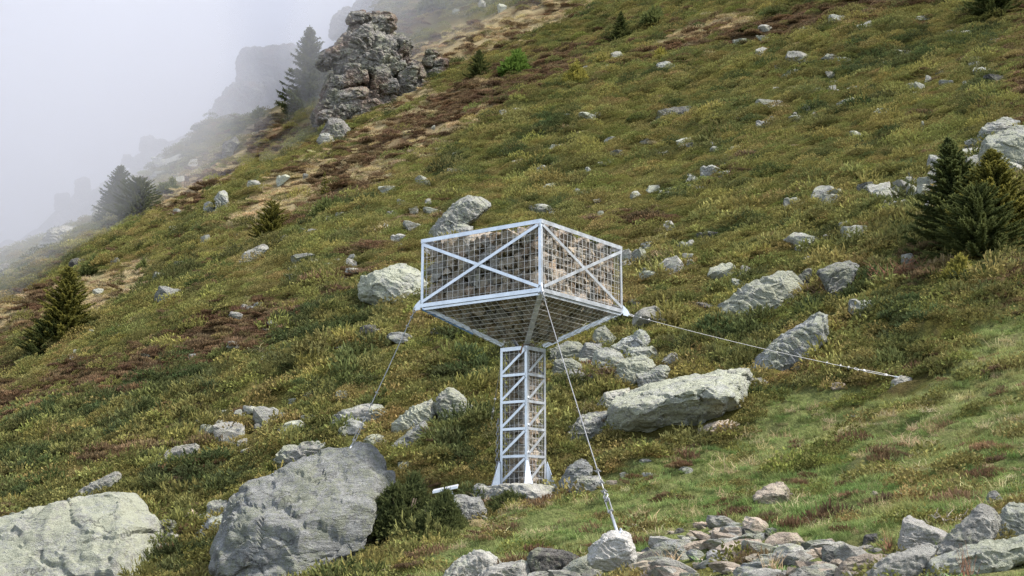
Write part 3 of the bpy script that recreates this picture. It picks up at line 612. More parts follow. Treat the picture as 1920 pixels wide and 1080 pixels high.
crag('great dark layered crag standing beside the tall misty spruce', [
    [(654, 62), (660, 39), (688, 26), (716, 31), (729, 24), (741, 39), (739, 56), (693, 56), (668, 62)],
    [(620, 110), (622, 86), (643, 78), (645, 61), (674, 53), (713, 61), (749, 72), (754, 111), (738, 135), (688, 130), (627, 135)],
    [(743, 75), (752, 64), (766, 72), (771, 100), (768, 114), (754, 114)],
    [(607, 160), (616, 139), (652, 122), (691, 117), (694, 170), (638, 176)],
    [(688, 176), (691, 131), (704, 117), (727, 133), (743, 156), (741, 178), (729, 198), (702, 190)],
    [(735, 150), (748, 118), (772, 108), (796, 128), (800, 160), (770, 176), (740, 180)],
    [(585, 222), (594, 196), (618, 184), (650, 200), (652, 226), (612, 234)],
    [(605, 206), (604, 178), (624, 165), (693, 163), (732, 189), (731, 208), (691, 220), (638, 217), (613, 217)]], 'crag', dm, dd=[3.5, 2.0, 3.0, .8, .3, 2.0, -.8, -.6], thick=4.0, split=5)
crag('small stacked crag right of the great dark crag', [[(788, 146), (793, 117), (810, 108), (838, 108), (841, 119), (827, 128), (824, 141), (804, 148)], [(799, 110), (802, 96), (816, 93), (824, 100), (821, 110)]], 'crag', cast(812, 144), dd=[0, .3], thick=2.0, split=3)
crag('misty crag on the skyline above the left pair of spruces', [[(264, 290), (269, 260), (287, 253), (319, 288), (317, 308), (278, 310)], [(234, 306), (238, 298), (262, 290), (270, 310)], [(300, 290), (325, 262), (352, 268), (362, 284), (330, 296)]], 'crag', (cast(290, 303) or 185) - 6, thick=4, split=3)
crag('long broken crag falling along the left misty skyline', [[(100, 426), (106, 404), (139, 371), (160, 360), (165, 390), (130, 420)], [(140, 400), (160, 372), (185, 350), (208, 336), (203, 370), (171, 396)], [(70, 440), (92, 422), (114, 414), (114, 434)]], 'crag', (cast(150, 400) or 160) - 6, thick=4, split=3)
crag('faint crag almost lost in cloud below the square one', [[(400, 226), (404, 194), (438, 158), (471, 150), (499, 161), (480, 200), (443, 230)]], 'crag', 262, thick=12)
crag('faint square cliff almost lost in cloud left of the tall spruce', [[(452, 160), (453, 92), (477, 92), (516, 89), (560, 83), (560, 140), (516, 165)]], 'crag', 285, thick=14)
crag('faint pale crag in cloud above the great dark crag', [[(622, 62), (629, 31), (652, 17), (668, 22), (660, 62)], [(655, 40), (666, 0), (702, -12), (730, 10), (700, 40)]], 'crag', 255, thick=10, dd=[0, 4])

# ---- stones that share a set of shapes
def base_stone(seed, flat=.7, n=11, edge=.11, amp=.04):
    r = np.random.default_rng(seed); pts = []
    for k in range(n):
        v = r.normal(size=3); v /= np.linalg.norm(v); v = np.sign(v) * np.abs(v) ** .75
        pts.append(Vector(v * np.array([1, .8, flat]) * r.uniform(.75, 1.1)))
    me = rock_mesh('stone', pts, edge * 2, amp, .03, axis=tuple(r.normal(size=3) * .4 + np.array([0, 0, 1])), smooth=0, seed=seed, cuts=7)
    P = np.array([v.co[:] for v in me.vertices]); lo, hi = P.min(0), P.max(0); P = (P - (lo + hi) / 2) / (hi - lo)
    me.vertices.foreach_set('co', P.ravel()); me.update(); return me
STONES = [base_stone(100 + k, .7) for k in range(12)]
_sm = {}
def stone_mesh(k, mat):
    key = (k % len(STONES), mat)
    if key not in _sm:
        me = STONES[key[0]].copy(); me.materials.clear(); me.materials.append(M[mat]); _sm[key] = me
    return _sm[key]
def zone_label(px, py, size, tone):
    if py > 945: z = 'in the loose rubble at the bottom edge'
    elif px > 1280 and py < 235: z = 'on the upper right slope'
    elif px > 1560 and py < 430: z = 'in the scree left of the right spruce'
    elif px > 1170 and py > 380: z = 'in the scrub right of the stone cage'
    elif px > 930 and py < 420: z = 'in the scrub uphill behind the stone cage'
    elif px > 780 and py < 150: z = 'on the misty slope right of the great crag'
    elif px < 800 and py > 730: z = 'in the golden scrub around the anchored boulder'
    elif px < 480 and py < 560: z = 'on the grassy left slope below the misty ridge'
    elif px < 480: z = 'in the brown heath on the lower left slope'
    elif py > 560: z = 'in the scrub below the stone cage'
    else: z = 'on the slope left of the stone cage'
    tn = {'grey': 'grey', 'lichen': 'lichened', 'pale': 'pale', 'tan': 'buff', 'dark': 'dark', 'blue': 'bluish', 'white': 'whitish', 'crag': 'brownish'}[tone]
    return f'{size} {tn} stone {z}', f'stones {z}'
SPECS = []
def stone_at(cx, cyy, w, h, mat=None, label=None): SPECS.append((w * h + (1e6 if label else 0), cx, cyy, w, h, mat, label))
def build_stones(limit=285):
    SPECS.sort(key=lambda q: -q[0]); V, Fc, mi = [], [], []
    mats = ['grey', 'pale', 'lichen', 'tan', 'blue', 'dark', 'white']
    for n_, (_, cx, cyy, w, h, mat, label) in enumerate(SPECS):
        D = cast(cx, cyy + h * .42)
        if D is None: continue
        mat = mat or random.choice(['grey', 'grey', 'pale', 'pale', 'lichen', 'lichen'])
        ww, hh = w * D / F, h * D / F; lift = .0031 * D if D > 26 else 0
        zt = float(ray(cx, cyy - h / 2)[1]) * D + lift; zb = float(ray(cx, cyy + h / 2)[1]) * D - .35 * hh + lift * .5
        dep = max(.62 * ww, .8 * hh); u = float(ray(cx, cyy)[0]); loc = Vector((u * (D + dep * .3), D + dep * .3, (zt + zb) / 2))
        sc = (ww * 1.2, dep, (zt - zb) * 1.06); rot = (random.uniform(-.12, .12), random.uniform(-.32, .0), random.uniform(-.25, .25) + (math.pi if random.random() < .5 else 0)); k = random.randrange(12)
        if D < 17: rot = (random.uniform(-.25, .25), random.uniform(-.38, .2), rot[2] + random.uniform(-.5, .5))
        FOOT.append((loc.x, loc.y - dep * .35, ww * .5, dep * .9))
        if n_ >= limit:
            from mathutils import Euler
            Mx = Matrix.Translation(loc) @ Euler(rot).to_matrix().to_4x4() @ Matrix.Diagonal((*sc, 1)); me = STONES[k]; n0 = len(V)
            V += [Mx @ v.co for v in me.vertices]; Fc += [tuple(n0 + q for q in p.vertices) for p in me.polygons]; mi += [mats.index(mat)] * len(me.polygons); continue
        o = bpy.data.objects.new('stone', stone_mesh(k, mat)); COL.objects.link(o); o.location = loc; o.scale = sc; o.rotation_euler = rot
        lb, gp = zone_label(cx, cyy, 'small' if w < 26 else 'middling' if w < 48 else 'large', mat); tag(o, label or lb, 'stone', gp)
    me = mesh_from('small_stones', V, Fc)
    for m_ in mats: me.materials.append(M[m_])
    me.polygons.foreach_set('material_index', mi); me.update()
    o = obj('small_stones', me, None); tag(o, 'tiny scattered stones showing between the plants of the slope', 'stones', kind='stuff')
Z4 = [(805,125,90,45),(970,160,80,40),(635,183,75,30),(1285,112,80,20),(410,175,90,40),(265,245,75,25),(385,228,70,20),(390,303,85,35),(583,330,115,45),(615,348,60,25),(775,340,105,40),(845,352,75,30),(1165,305,80,25),(1215,315,60,20),(1075,380,45,25),(1450,200,60,25),(1525,197,80,30),(1590,195,50,20),(1690,240,55,20),(1605,318,45,28),(1585,342,55,12),(1580,378,60,35),(1625,408,110,40),(1705,460,140,36),(1395,425,60,22),(1320,457,45,28),(1420,480,70,22),(1270,490,60,25),(1225,498,50,25),(1530,485,35,20),(1565,490,30,18),(1605,516,45,12),(1245,537,30,12),(475,395,35,25),(555,413,60,12),(525,438,60,20),(765,432,50,25),(475,513,65,22),(600,512,70,15),(705,525,60,22),(785,508,35,20),(785,530,60,25),(895,512,65,15),(990,490,45,25),(793,478,45,20),(425,600,140,35),(860,590,120,30),(635,620,50,25),(590,680,100,30),(575,660,40,20),(685,655,35,25),(735,640,25,15),(1060,637,75,28),(395,712,85,30),(455,688,90,20),(240,668,35,18),(130,745,75,22),(925,765,90,25),(1288,720,22,40),(250,852,70,40),(185,895,35,22),(190,937,30,15),(90,975,95,60),(130,820,60,20),(120,850,55,25),(190,990,100,20),(650,995,45,15),(40,1073,75,15),(750,1073,100,15)]
Z8 = [(365,362,35,25),(500,355,110,25),(465,365,50,20),(570,348,40,25),(650,520,90,28),(290,570,95,35),(515,625,95,20),(290,675,70,20),(700,605,90,22),(195,708,65,25),(505,725,40,35),(40,672,70,30),(600,680,60,20),(660,665,40,20),(970,615,40,25),(1025,612,40,18),(890,530,70,25),(1150,535,100,45),(1200,555,70,20),(145,810,50,45),(255,830,120,35),(465,875,110,35),(535,875,50,25),(575,930,60,20),(590,1015,45,25),(825,885,65,45),(940,848,85,45),(1050,858,40,18),(1000,878,40,20),(1050,880,60,20),(1120,843,60,22),(1180,835,40,22),(1200,785,80,40),(1190,762,40,18),(205,985,170,50),(340,995,75,30),(290,1020,90,30),(635,905,35,15),(1250,848,80,20)]
Z5 = [(295,265,95,35),(505,235,100,60),(665,210,40,22),(1255,310,120,50),(1350,400,60,25),(1545,403,50,45),(1510,240,110,40),(1740,172,115,35),(1740,50,30,15),(1630,57,50,15),(1290,485,75,35),(1445,460,60,40),(1575,463,120,30),(1425,570,115,45),(845,522,95,26),(925,492,85,30),(950,440,40,25),(645,605,70,25),(710,610,80,30),(505,652,60,25),(1330,655,95,45),(1350,720,40,40),(645,800,160,60),(730,830,100,35),(590,880,100,35),(590,940,140,35),(1000,805,65,45),(990,840,90,50),(905,830,70,40),(840,855,70,30),(1010,895,110,30),(935,955,70,15),(1240,570,40,20),(160,635,35,15),(460,690,40,20)]
Z6 = [(430,285,70,25),(475,245,40,25),(555,235,60,30),(515,255,50,25),(415,455,65,22),(185,530,40,35),(590,525,45,15),(635,335,60,20),(1010,485,110,25),(895,460,50,20),(1170,455,55,22),(1360,410,170,45),(1545,380,45,22),(1180,375,110,55),(835,735,45,35),(1020,735,60,35),(745,770,45,18),(855,778,50,15),(380,835,70,30),(510,822,90,35),(440,840,60,30),(625,845,190,85),(265,930,90,45),(345,905,65,45),(390,940,150,95),(395,1005,50,35),(465,1005,55,35),(225,890,45,30),(730,925,170,65),(840,870,120,35),(550,912,40,25),(1025,940,40,40),(1100,920,150,70),(1200,1000,100,75),(1240,1010,60,50),(490,1050,60,20),(330,180,40,20),(1380,1130,70,30),(70,1085,60,30)]
Z1 = [(710,765,145,45),(395,760,45,20),(830,545,40,25),(700,503,25,15),(655,565,35,12),(735,655,50,30),(645,695,50,22),(465,640,40,25),(300,1030,35,20),(380,930,40,20),(470,938,25,22),(495,910,35,20),(540,875,45,20),(350,960,30,20),(590,1020,45,15),(780,1030,35,25),(945,975,45,18),(955,855,50,18),(20,670,60,50),(715,440,30,25),(845,420,40,40),(310,650,60,50),(320,1005,40,20),(380,975,25,12),(400,630,25,20),(395,440,35,22),(660,240,90,30),(700,225,70,25),(640,285,60,22),(780,235,40,25),(730,305,30,20)]
Z7 = [(350,265,80,35),(225,325,90,60),(300,320,80,60),(335,320,70,80),(565,270,60,50),(610,255,55,40),(490,385,150,90),(585,335,60,40),(600,370,50,40),(340,408,60,20),(360,430,100,30),(230,370,50,40),(790,405,160,90),(920,410,80,45),(1005,428,40,20),(880,480,80,40),(700,205,110,40),(1245,230,175,75),(1250,280,75,30),(1560,190,150,80),(1510,145,80,35),(1400,215,60,40),(1690,222,35,12),(1615,620,180,75),(1280,345,50,25),(365,665,185,85),(280,590,70,20),(475,150,70,50),(1190,20,80,50),(1760,25,80,40),(1840,15,80,25),(1865,345,70,60),(700,610,150,25)]
Z3 = [(440,40,50,30),(575,65,60,40),(265,95,50,30),(1340,380,80,45),(1275,455,30,18),(1130,467,40,15),(590,770,60,35),(675,750,80,35),(570,822,40,15),(115,865,25,15)]
Z8b = [(640,295,50,25),(520,330,80,40),(600,315,50,35),(650,330,50,35),(545,350,110,35),(735,270,75,35),(730,310,60,40),(690,330,50,30),(465,320,60,30),(490,325,60,25),(790,235,50,40),(880,150,60,25),(870,190,80,40),(890,225,60,50),(1040,245,70,30),(750,350,40,20),(800,355,70,30),(660,350,40,20),(635,280,22,30),(585,335,40,20),(710,395,50,40),(550,390,50,22),(700,300,60,35),(765,255,60,35),(840,215,60,35),(820,250,60,40),(300,335,100,40),(330,370,90,35),(360,345,60,25),(180,385,70,40)]
DARKS = {('Z4', 1605), ('Z4', 1705), ('Z4', 455), ('Z8', 700), ('Z6', 1180), ('Z1', 20), ('Z1', 310), ('Z5', 905), ('Z7', 700), ('Z8b', 465)}
for nm, LST, ox, oy, s in (('Z4', Z4, 1300, 0, 3), ('Z8', Z8, 960, 120, 3.556), ('Z5', Z5, 400, 280, 3.84), ('Z6', Z6, 300, 500, 3), ('Z1', Z1, 0, 200, 2.16), ('Z7', Z7, 1100, 380, 3.097), ('Z3', Z3, 780, 0, 3.556), ('Z8b', Z8b, 1400, 200, 2.077)):
    for (a, b, w, h) in LST:
        stone_at(ox + a / s, oy + b / s, w / s, h / s, 'dark' if (nm, a) in DARKS else ('white' if (nm, a, b) == ('Z1', 300, 1030) else None))
# rubble along the foot of the picture
RUB = [(1195, 1090), (1210, 1040), (1240, 1005), (1300, 985), (1400, 975), (1470, 985), (1440, 1005), (1560, 1015), (1660, 1010), (1680, 1035), (1600, 1090)]
n = 0; tries = 0
while n < 150 and tries < 4000:
    tries += 1
    px, py = random.uniform(1190, 1690), random.uniform(978, 1085)
    if not inpoly(np.array([px]), np.array([py]), RUB)[0]: continue
    w = (16 + 48 * random.random() ** 1.6) * (1 + .35 * (py - 980) / 100); h = w * random.uniform(.26, .5)
    stone_at(px, py, w, h, random.choice(['tan', 'tan', 'tan', 'pale', 'pale', 'pale', 'blue', 'dark'])); n += 1
for (a, b, w, h) in [(660, 1078, 40, 14), (605, 1080, 30, 12), (1000, 1082, 50, 20), (1060, 1080, 60, 22), (930, 1084, 40, 18), (1110, 1076, 44, 18), (1290, 882, 30, 12), (1218, 890, 26, 8), (1210, 865, 20, 10), (1170, 890, 14, 10), (1145, 905, 20, 10), (1572, 730, 24, 12), (1700, 930, 28, 12), (1640, 925, 14, 8), (1190, 985, 18, 8), (1600, 780, 12, 5)]:
    stone_at(a, b, w, h, random.choice(['grey', 'pale', 'tan']))
build_stones()

# ------------------------------------------------------------------ the stone-filled steel tower
S, ZB, H, CS, ZT, ZC = 2.84, 4.319, 1.353, 0.633, 3.565, 0.93
def cor(i, j, s): return TC + e1 * (i * s / 2) + e2 * (j * s / 2)
tower = empty('gabion_tower', (TC.x, TC.y, ZC)); tag(tower, 'galvanised steel tower carrying a square stone-filled cage, stayed by cables', 'tower')
CI = [(-1, 1), (-1, -1), (1, -1), (1, 1)]        # left, front, right, hidden back corner
T8 = .010
def angle(mb, p, q, da, db, w, t=T8):
    """rolled angle bar along p-q: one leg lies along da, the other along db, both measured inwards from the edge"""
    da, db = Vector(da), Vector(db)
    mb.bar(p + da * w / 2 + db * t / 2, q + da * w / 2 + db * t / 2, w, t, da)
    mb.bar(p + da * t / 2 + db * (w + t) / 2, q + da * t / 2 + db * (w + t) / 2, w - t, t, db)
up = Vector((0, 0, 1))
W_P, W_R, W_D = .062, .075, .058
# corner posts and rails of the cage
for (i, j) in CI:
    p = cor(i, j, S); mb = MB(); angle(mb, p + up * (ZB + .002), p + up * (ZB + H - .002), -i * e1, -j * e2, W_P); mb.build('corner_post', M['steel'], tower)
FACES = [((-1, 1), (-1, -1), -1 * e1), ((-1, -1), (1, -1), -1 * e2), ((1, -1), (1, 1), e1), ((1, 1), (-1, 1), e2)]
# note: e1 runs towards the right corner, e2 towards the left corner; the left face looks along -e1, the right face along -e2
for (a, b, nrm) in FACES:
    A, B = cor(*a, S), cor(*b, S); d = (B - A).normalized()
    for nm, z, sgn in (('top_rail', ZB + H, -1), ('bottom_rail', ZB, 1)):
        mb = MB(); o_ = nrm * .003
        mb.bar(A + o_ + up * (z + sgn * W_R / 2) + nrm * 0.004, B + o_ + up * (z + sgn * W_R / 2) + nrm * 0.004, W_R, .012, up)
        mb.bar(A + d * .06 - nrm * .045 + up * (z + sgn * .006), B - d * .06 - nrm * .045 + up * (z + sgn * .006), .08, .009, nrm)
        if nm == 'bottom_rail':
            mb.bar(A + d * .05 - nrm * .02 + up * (z - .03), B - d * .05 - nrm * .02 + up * (z - .03), .045, .010, up)
        mb.build(nm, M['steel'], tower)
    # flat diagonal braces, one crossing outside the other
    i0, i1 = A + d * .05, B - d * .05
    mb = MB(); mb.bar(i0 + nrm * .018 + up * (ZB + H - .11), i1 + nrm * .018 + up * (ZB + .10), W_D, .010, up); mb.build('diagonal_brace', M['steel'], tower)
    mb = MB(); mb.bar(i0 + nrm * .030 + up * (ZB + .10), i1 + nrm * .030 + up * (ZB + H - .11), W_D, .010, up); mb.build('diagonal_brace', M['steel'], tower)
    # welded wire mesh
    mb = MB(); n = 22
    for k in range(1, n):
        p = A + (B - A) * (k / n) - nrm * .022; mb.tube([p + up * (ZB + .01), p + up * (ZB + H - .01)], .0042, 5, False)
    for k in range(1, 11):
        z = ZB + H * k / 11; mb.tube([A + d * .02 - nrm * .031 + up * z, B - d * .02 - nrm * .031 + up * z], .0042, 5, False)
    mb.build('mesh_panel', M['wire'], tower, True)
# sloping underside: hip beams and mesh
for (i, j) in CI:
    p, q = cor(i, j, S) + up * (ZB - .01), cor(i, j, CS) + up * (ZT + .03)
    mb = MB(); side = e1 * j - e2 * i if True else e1
    out = (e1 * i + e2 * j).normalized(); inn = -out * .02
    mb.bar(p + inn, q + inn, .10, .016, (e1 * i - e2 * j)); mb.bar(p + inn * 3 + up * .03, q + inn * 3 + up * .03, .016, .06, (e1 * i - e2 * j)); hb = mb.build('hip_beam', M['steel'], tower)
    if (i, j) == (-1, 1):
        mb = MB(); pp, qq = p + (q - p) * .02 - up * .012 + out * .008, p + (q - p) * .66 - up * .012 + out * .008; mb.bar(pp, qq, .105, .006, (e1 * i - e2 * j)); s_ = mb.build('blue_strip', M['steel_blue'], hb); s_.location = (0, 0, 0); s_.matrix_parent_inverse = Matrix.Identity(4)  # plain blue strip laid along the outer part of the left hip beam
for (a, b, nrm) in FACES:
    A, B = cor(*a, S) + up * (ZB - .06), cor(*b, S) + up * (ZB - .06); A2, B2 = cor(*a, CS) + up * (ZT + .02), cor(*b, CS) + up * (ZT + .02)
    mb = MB(); n = 22
    L = (B - A).length; l2 = (B2 - A2).length; d = (B - A).normalized(); C_ = (A + B) / 2; C2 = (A2 + B2) / 2
    for k in range(1, 11):
        t = k / 11; mb.tube([A + (A2 - A) * t, B + (B2 - B) * t], .0042, 5, False)
    for k in range(1, n):
        x = -L / 2 + L * k / n; t1 = 1.0 if abs(x) < l2 / 2 else (L / 2 - abs(x)) / (L / 2 - l2 / 2)
        p = C_ + d * x; q = p + (C2 - C_) * t1; mb.tube([p + up * .008, q + up * .008], .0042, 5, False)
    mb.build('underside_mesh', M['wire'], tower, True)
# the column
for (i, j) in CI:
    p = cor(i, j, CS); mb = MB(); angle(mb, p + up * ZC, p + up * (ZT - .002), -i * e1, -j * e2, .056); mb.build('column_post', M['steel'], tower)
    # tapering foot gusset on the corner
    out = (e1 * i + e2 * j).normalized(); sd = Vector((-out.y, out.x, 0))
    for q in (-i * e1, -j * e2): pass
    b0 = p + up * (ZC - .03); mb = MB()
    mb.prism([b0 + out * .004, b0 + out * .17, p + out * .03 + up * (ZC + .42), p + out * .004 + up * (ZC + .42)], .012)
    mb.prism([b0 + out * .02 - sd * .085, b0 + out * .16 - sd * .07, b0 + out * .16 + sd * .07, b0 + out * .02 + sd * .085], .014)
    g1 = [b0 + out * .165 - sd * .085, b0 + out * .165 + sd * .085, p + out * .018 + sd * .018 + up * (ZC + .45), p + out * .018 - sd * .018 + up * (ZC + .45)]
    mb.prism(g1, .010)
    mb.build('foot_gusset', M['steel'], tower)
NB = 5
for (a, b, nrm) in FACES:
    A, B = cor(*a, CS), cor(*b, CS); d = (B - A).normalized(); zz = [ZC + .02 + (ZT - .03 - ZC - .02) * k / NB for k in range(NB + 1)]
    for k in range(1, NB + 1):
        wv = .075 if k == NB else .05
        mb = MB(); mb.bar(A + d * .03 + nrm * .004 + up * (zz[k] if k < NB else ZT - .04), B - d * .03 + nrm * .004 + up * (zz[k] if k < NB else ZT - .04), wv, .010, up); mb.build('column_rung', M['steel'], tower)
    for k in range(NB):
        mb = MB(); mb.bar(A + d * .05 + nrm * .011 + up * (zz[k] + .05), B - d * .05 + nrm * .011 + up * (zz[k + 1] - .05), .05, .009, up); mb.build('column_brace', M['steel'], tower)
    mb = MB()
    for k in range(1, 6):
        p = A + (B - A) * (k / 6) - nrm * .022; mb.tube([p + up * ZC, p + up * (ZT - .02)], .0040, 5, False)
    for k in range(1, 21):
        z = ZC + (ZT - ZC) * k / 21; mb.tube([A + d * .02 - nrm * .031 + up * z, B - d * .02 - nrm * .031 + up * z], .0040, 5, False)
    mb.build('column_mesh', M['wire'], tower, True)
# anchor lugs
LUG = {}
for (i, j) in CI:
    p = cor(i, j, S) + up * ZB; out = (e1 * i + e2 * j).normalized(); mb = MB()
    mb.prism([p + out * .005 + up * .16, p + out * .005 - up * .04, p + out * .10 - up * .06, p + out * .14 - up * .02, p + out * .10 + up * .06], .022); mb.build('anchor_lug', M['steel'], tower)
    LUG[(i, j)] = p + out * .10 - up * .02
# a stick caught under the cage
mb = MB(); q = at(976, 662, 24.1); mb.tube([q, q + Vector((.05, .25, .22))], [.018, .012], 6); o = mb.build('wood_stick', M['rustwood']); tag(o, 'short brown stick jammed under the cage at the column\'s head', 'stick')

# stones packed in the cage
FILL = {}
def cage_stone(c, ex, ey, en, w, h, dep, label, group, dist=None):
    k = random.randrange(12); me = stone_mesh(k, random.choice(['fill', 'fill', 'fill', 'fillgrey', 'fillgrey', 'fillbrown']))
    rot = Matrix((ex, ey, en)).transposed().to_4x4()
    a = random.choice([0, math.pi]) + random.gauss(0, .45)
    o = bpy.data.objects.new('cage_stone', me); COL.objects.link(o)
    flip = Matrix.Rotation(random.choice([0, math.pi]), 4, 'X')
    o.matrix_world = Matrix.Translation(c) @ rot @ Matrix.Rotation(a, 4, 'Z') @ Matrix.Diagonal((w, h, dep, 1)) @ flip
    tag(o, label, 'stone', group)
def pack(A, B, zlo, zhi, nrm, nx, nz, label, group, A2=None, B2=None, off=.042):
    """fill a panel with stones of mixed sizes just behind its mesh (best-candidate spacing)"""
    A1, B1 = (A, B) if A2 is not None else (A + up * zlo, B + up * zlo)
    A2, B2 = (A2, B2) if A2 is not None else (A + up * zhi, B + up * zhi)
    w0, w1, hh = (B1 - A1).length, (B2 - A2).length, ((A2 - A1 + B2 - B1) / 2).length
    n = nx * nz; pts = []
    def spot():
        while True:
            t = random.random(); wd = w0 + (w1 - w0) * t
            if random.random() < wd / max(w0, w1): return ((random.random() - .5) * max(wd - .22, .02), .09 + t * (hh - .18))
    for k in range(n):
        best = max((spot() for _ in range(24)), key=lambda q: min([((q[0] - p[0]) ** 2 + ((q[1] - p[1]) * .85) ** 2) for p in pts] + [9])); pts.append(best)
    M0, ex = (A1 + B1) / 2, (B1 - A1).normalized(); ey = (((A2 + B2) / 2) - M0).normalized()
    for q in pts:
        ds = sorted(math.hypot(q[0] - p[0], q[1] - p[1]) for p in pts if p is not q); g = .45 * ds[0] + .35 * ds[1] + .2 * ds[2]
        w, h = g * random.uniform(.92, 1.25), g * random.uniform(1.0, 1.45); dep = random.uniform(.16, .24)
        cage_stone(M0 + ex * q[0] + ey * q[1] - nrm * (off + dep / 2 + random.uniform(0, .03)), ex, ey, nrm, w, h, dep, label, group)
pack(cor(-1, 1, S - .10), cor(-1, -1, S - .10), ZB + .03, ZB + H - .03, -1 * e1, 12, 6, 'grey brown angular stone behind the cage\'s shaded left mesh', 'stones behind the left mesh', off=.012)
pack(cor(-1, -1, S - .10), cor(1, -1, S - .10), ZB + .03, ZB + H - .03, -1 * e2, 12, 6, 'sunlit buff stone behind the cage\'s right mesh', 'stones behind the right mesh', off=.012)
for (a, b, nrm), lab, gp in ((FACES[0], 'stone seen through the mesh on the column\'s left side', 'stones in the column left side'), (FACES[1], 'stone seen through the mesh on the column\'s right side', 'stones in the column right side')):
    pack(cor(*a, CS - .03), cor(*b, CS - .03), ZC + .02, ZT - .02, nrm, 3, 12, lab, gp, off=.045)
for (a, b, nrm), lab, gp in ((FACES[0], 'shadowed stone lying on the cage\'s sloping underside mesh, left panel', 'stones on the left underside'), (FACES[1], 'shadowed stone lying on the cage\'s sloping underside mesh, right panel', 'stones on the right underside')):
    A, B = cor(*a, S - .12) + up * (ZB - .02), cor(*b, S - .12) + up * (ZB - .02); A2, B2 = cor(*a, CS) + up * (ZT + .06), cor(*b, CS) + up * (ZT + .06)
    n_ = (B - A).cross(A2 - A).normalized(); n_ = n_ if n_.z < 0 else -n_
    pack(A, B, 0, 0, n_, 9, 4, lab, gp, A2=A2, B2=B2, off=.05)
# the rest of the filling, deeper in
V_, F_ = [], []
def fill_add(c, s):
    me = STONES[random.randrange(12)]; n0 = len(V_); R = Matrix.Rotation(random.uniform(0, 6.28), 3, Vector((random.gauss(0, 1), random.gauss(0, 1), random.gauss(0, 1))).normalized())
    for v in me.vertices: V_.append(c + R @ (v.co * s))
    for p in me.polygons: F_.append(tuple(n0 + i for i in p.vertices))
for k in range(9):
    for l in range(9):
        for z_ in range(5):
            a, b = -1.08 + 2.16 * k / 8, -1.08 + 2.16 * l / 8
            edge_ = k in (0, 8) or l in (0, 8) or z_ in (0, 4)
            if not edge_: continue
            fill_add(TC + e1 * (a + random.uniform(-.05, .05)) + e2 * (b + random.uniform(-.05, .05)) + up * (ZB + .12 + z_ * .27 + random.uniform(-.03, .03)), random.uniform(.34, .46))
for r_ in range(3):
    ext = 1.0 - r_ * .3
    for k in range(7 - r_ * 2):
        for l in range(7 - r_ * 2):
            m_ = max(1, 6 - r_ * 2); fill_add(TC + e1 * (-ext + 2 * ext * k / m_) + e2 * (-ext + 2 * ext * l / m_) + up * (ZB - .02 - r_ * .2), random.uniform(.28, .36))
for z_ in range(14):
    for (a, b) in ((-.1, -.1), (.1, -.1), (-.1, .1), (.1, .1), (0, 0)): fill_add(TC + e1 * a + e2 * b + up * (ZC + .1 + z_ * .19), random.uniform(.2, .28))
o = obj('stone_filling', mesh_from('stone_filling', V_, F_, True), M['fill']); tag(o, 'deeper stones filling the cage and column of the tower', 'stones', kind='stuff')

# guy cables
def guy(label, p, q, clamps, tb, slack=.03, rad=.0076):
    p, q = Vector(p), Vector(q); r = empty('guy_cable', q); tag(r, label, 'cable', 'guy cables of the tower')
    L = (q - p).length
    def pt(t): return p + (q - p) * t - up * slack * 4 * t * (1 - t)
    mb = MB(); mb.tube([pt(t) for t in np.linspace(.02, tb[0], 12)], rad, 6); mb.build('rope', M['cable'], r, True)
    mb = MB(); d = (q - p).normalized(); s1 = d.orthogonal().normalized()
    c = pt(.012); ring = [c + d * (.055 * math.cos(a)) + s1 * (.028 * math.sin(a)) for a in np.linspace(0, 2 * math.pi, 13)]; mb.tube(ring, .010, 6, False); mb.build('shackle', M['cable'], r, True)
    for t in clamps:
        c = pt(t); mb = MB(); mb.box(c, d * .016, s1 * .020, d.cross(s1) * .015); mb.tube([c + s1 * .02 + d.cross(s1) * .03, c + s1 * .02 - d.cross(s1) * .035], .006, 5); mb.tube([c - s1 * .02 + d.cross(s1) * .03, c - s1 * .02 - d.cross(s1) * .035], .006, 5); mb.build('rope_clamp', M['cable'], r)
    a, b = pt(tb[0]), pt(tb[1]); mb = MB(); l_ = (b - a)
    ring = [a + l_ * .06 + d * (.05 * math.cos(t)) + s1 * (.03 * math.sin(t)) for t in np.linspace(0, 2 * math.pi, 13)]; mb.tube(ring, .008, 6, False)
    mb.tube([a + l_ * .1, a + l_ * .3], .010, 6); mb.tube([a + l_ * .75, b], .011, 6)
    for sg in (-1, 1): mb.tube([a + l_ * .25 + s1 * .026 * sg, a + l_ * .8 + s1 * .026 * sg], .007, 6)
    mb.box(a + l_ * .25, d * .015, s1 * .030, d.cross(s1) * .013); mb.box(a + l_ * .8, d * .015, s1 * .030, d.cross(s1) * .013)
    mb.build('turnbuckle', M['cable'], r, False)
    mb = MB(); mb.tube([b, q + (q - b).normalized() * .12], .016, 8); mb.tube([q + d * -.02 + s1 * .05, q + d * .03 + s1 * .055, q + d * .03 - s1 * .055, q + d * -.02 - s1 * .05], .014, 6); mb.build('anchor_eye', M['steel'], r, True)
    return r
qB = at(1158, 1000, 13.42); guy('thin taut cable running from the front cage corner to the whitewashed stone', LUG[(-1, -1)], qB, (.035, .055, .83, .865, .89), (.90, .955))
qA = at(652, 850, 23.95); guy('short steep cable from the left cage corner to the huge boulder', LUG[(-1, 1)], qA, (.06, .12, .18, .58, .66, .72), (.75, .95), .03, .0098)
qC = at(1692, 709, 25.85); guy('long cable from the right cage corner to the grassy bank', LUG[(1, -1)], qC, (.045, .075, .72, .77, .80), (.82, .97), .06, .0058)
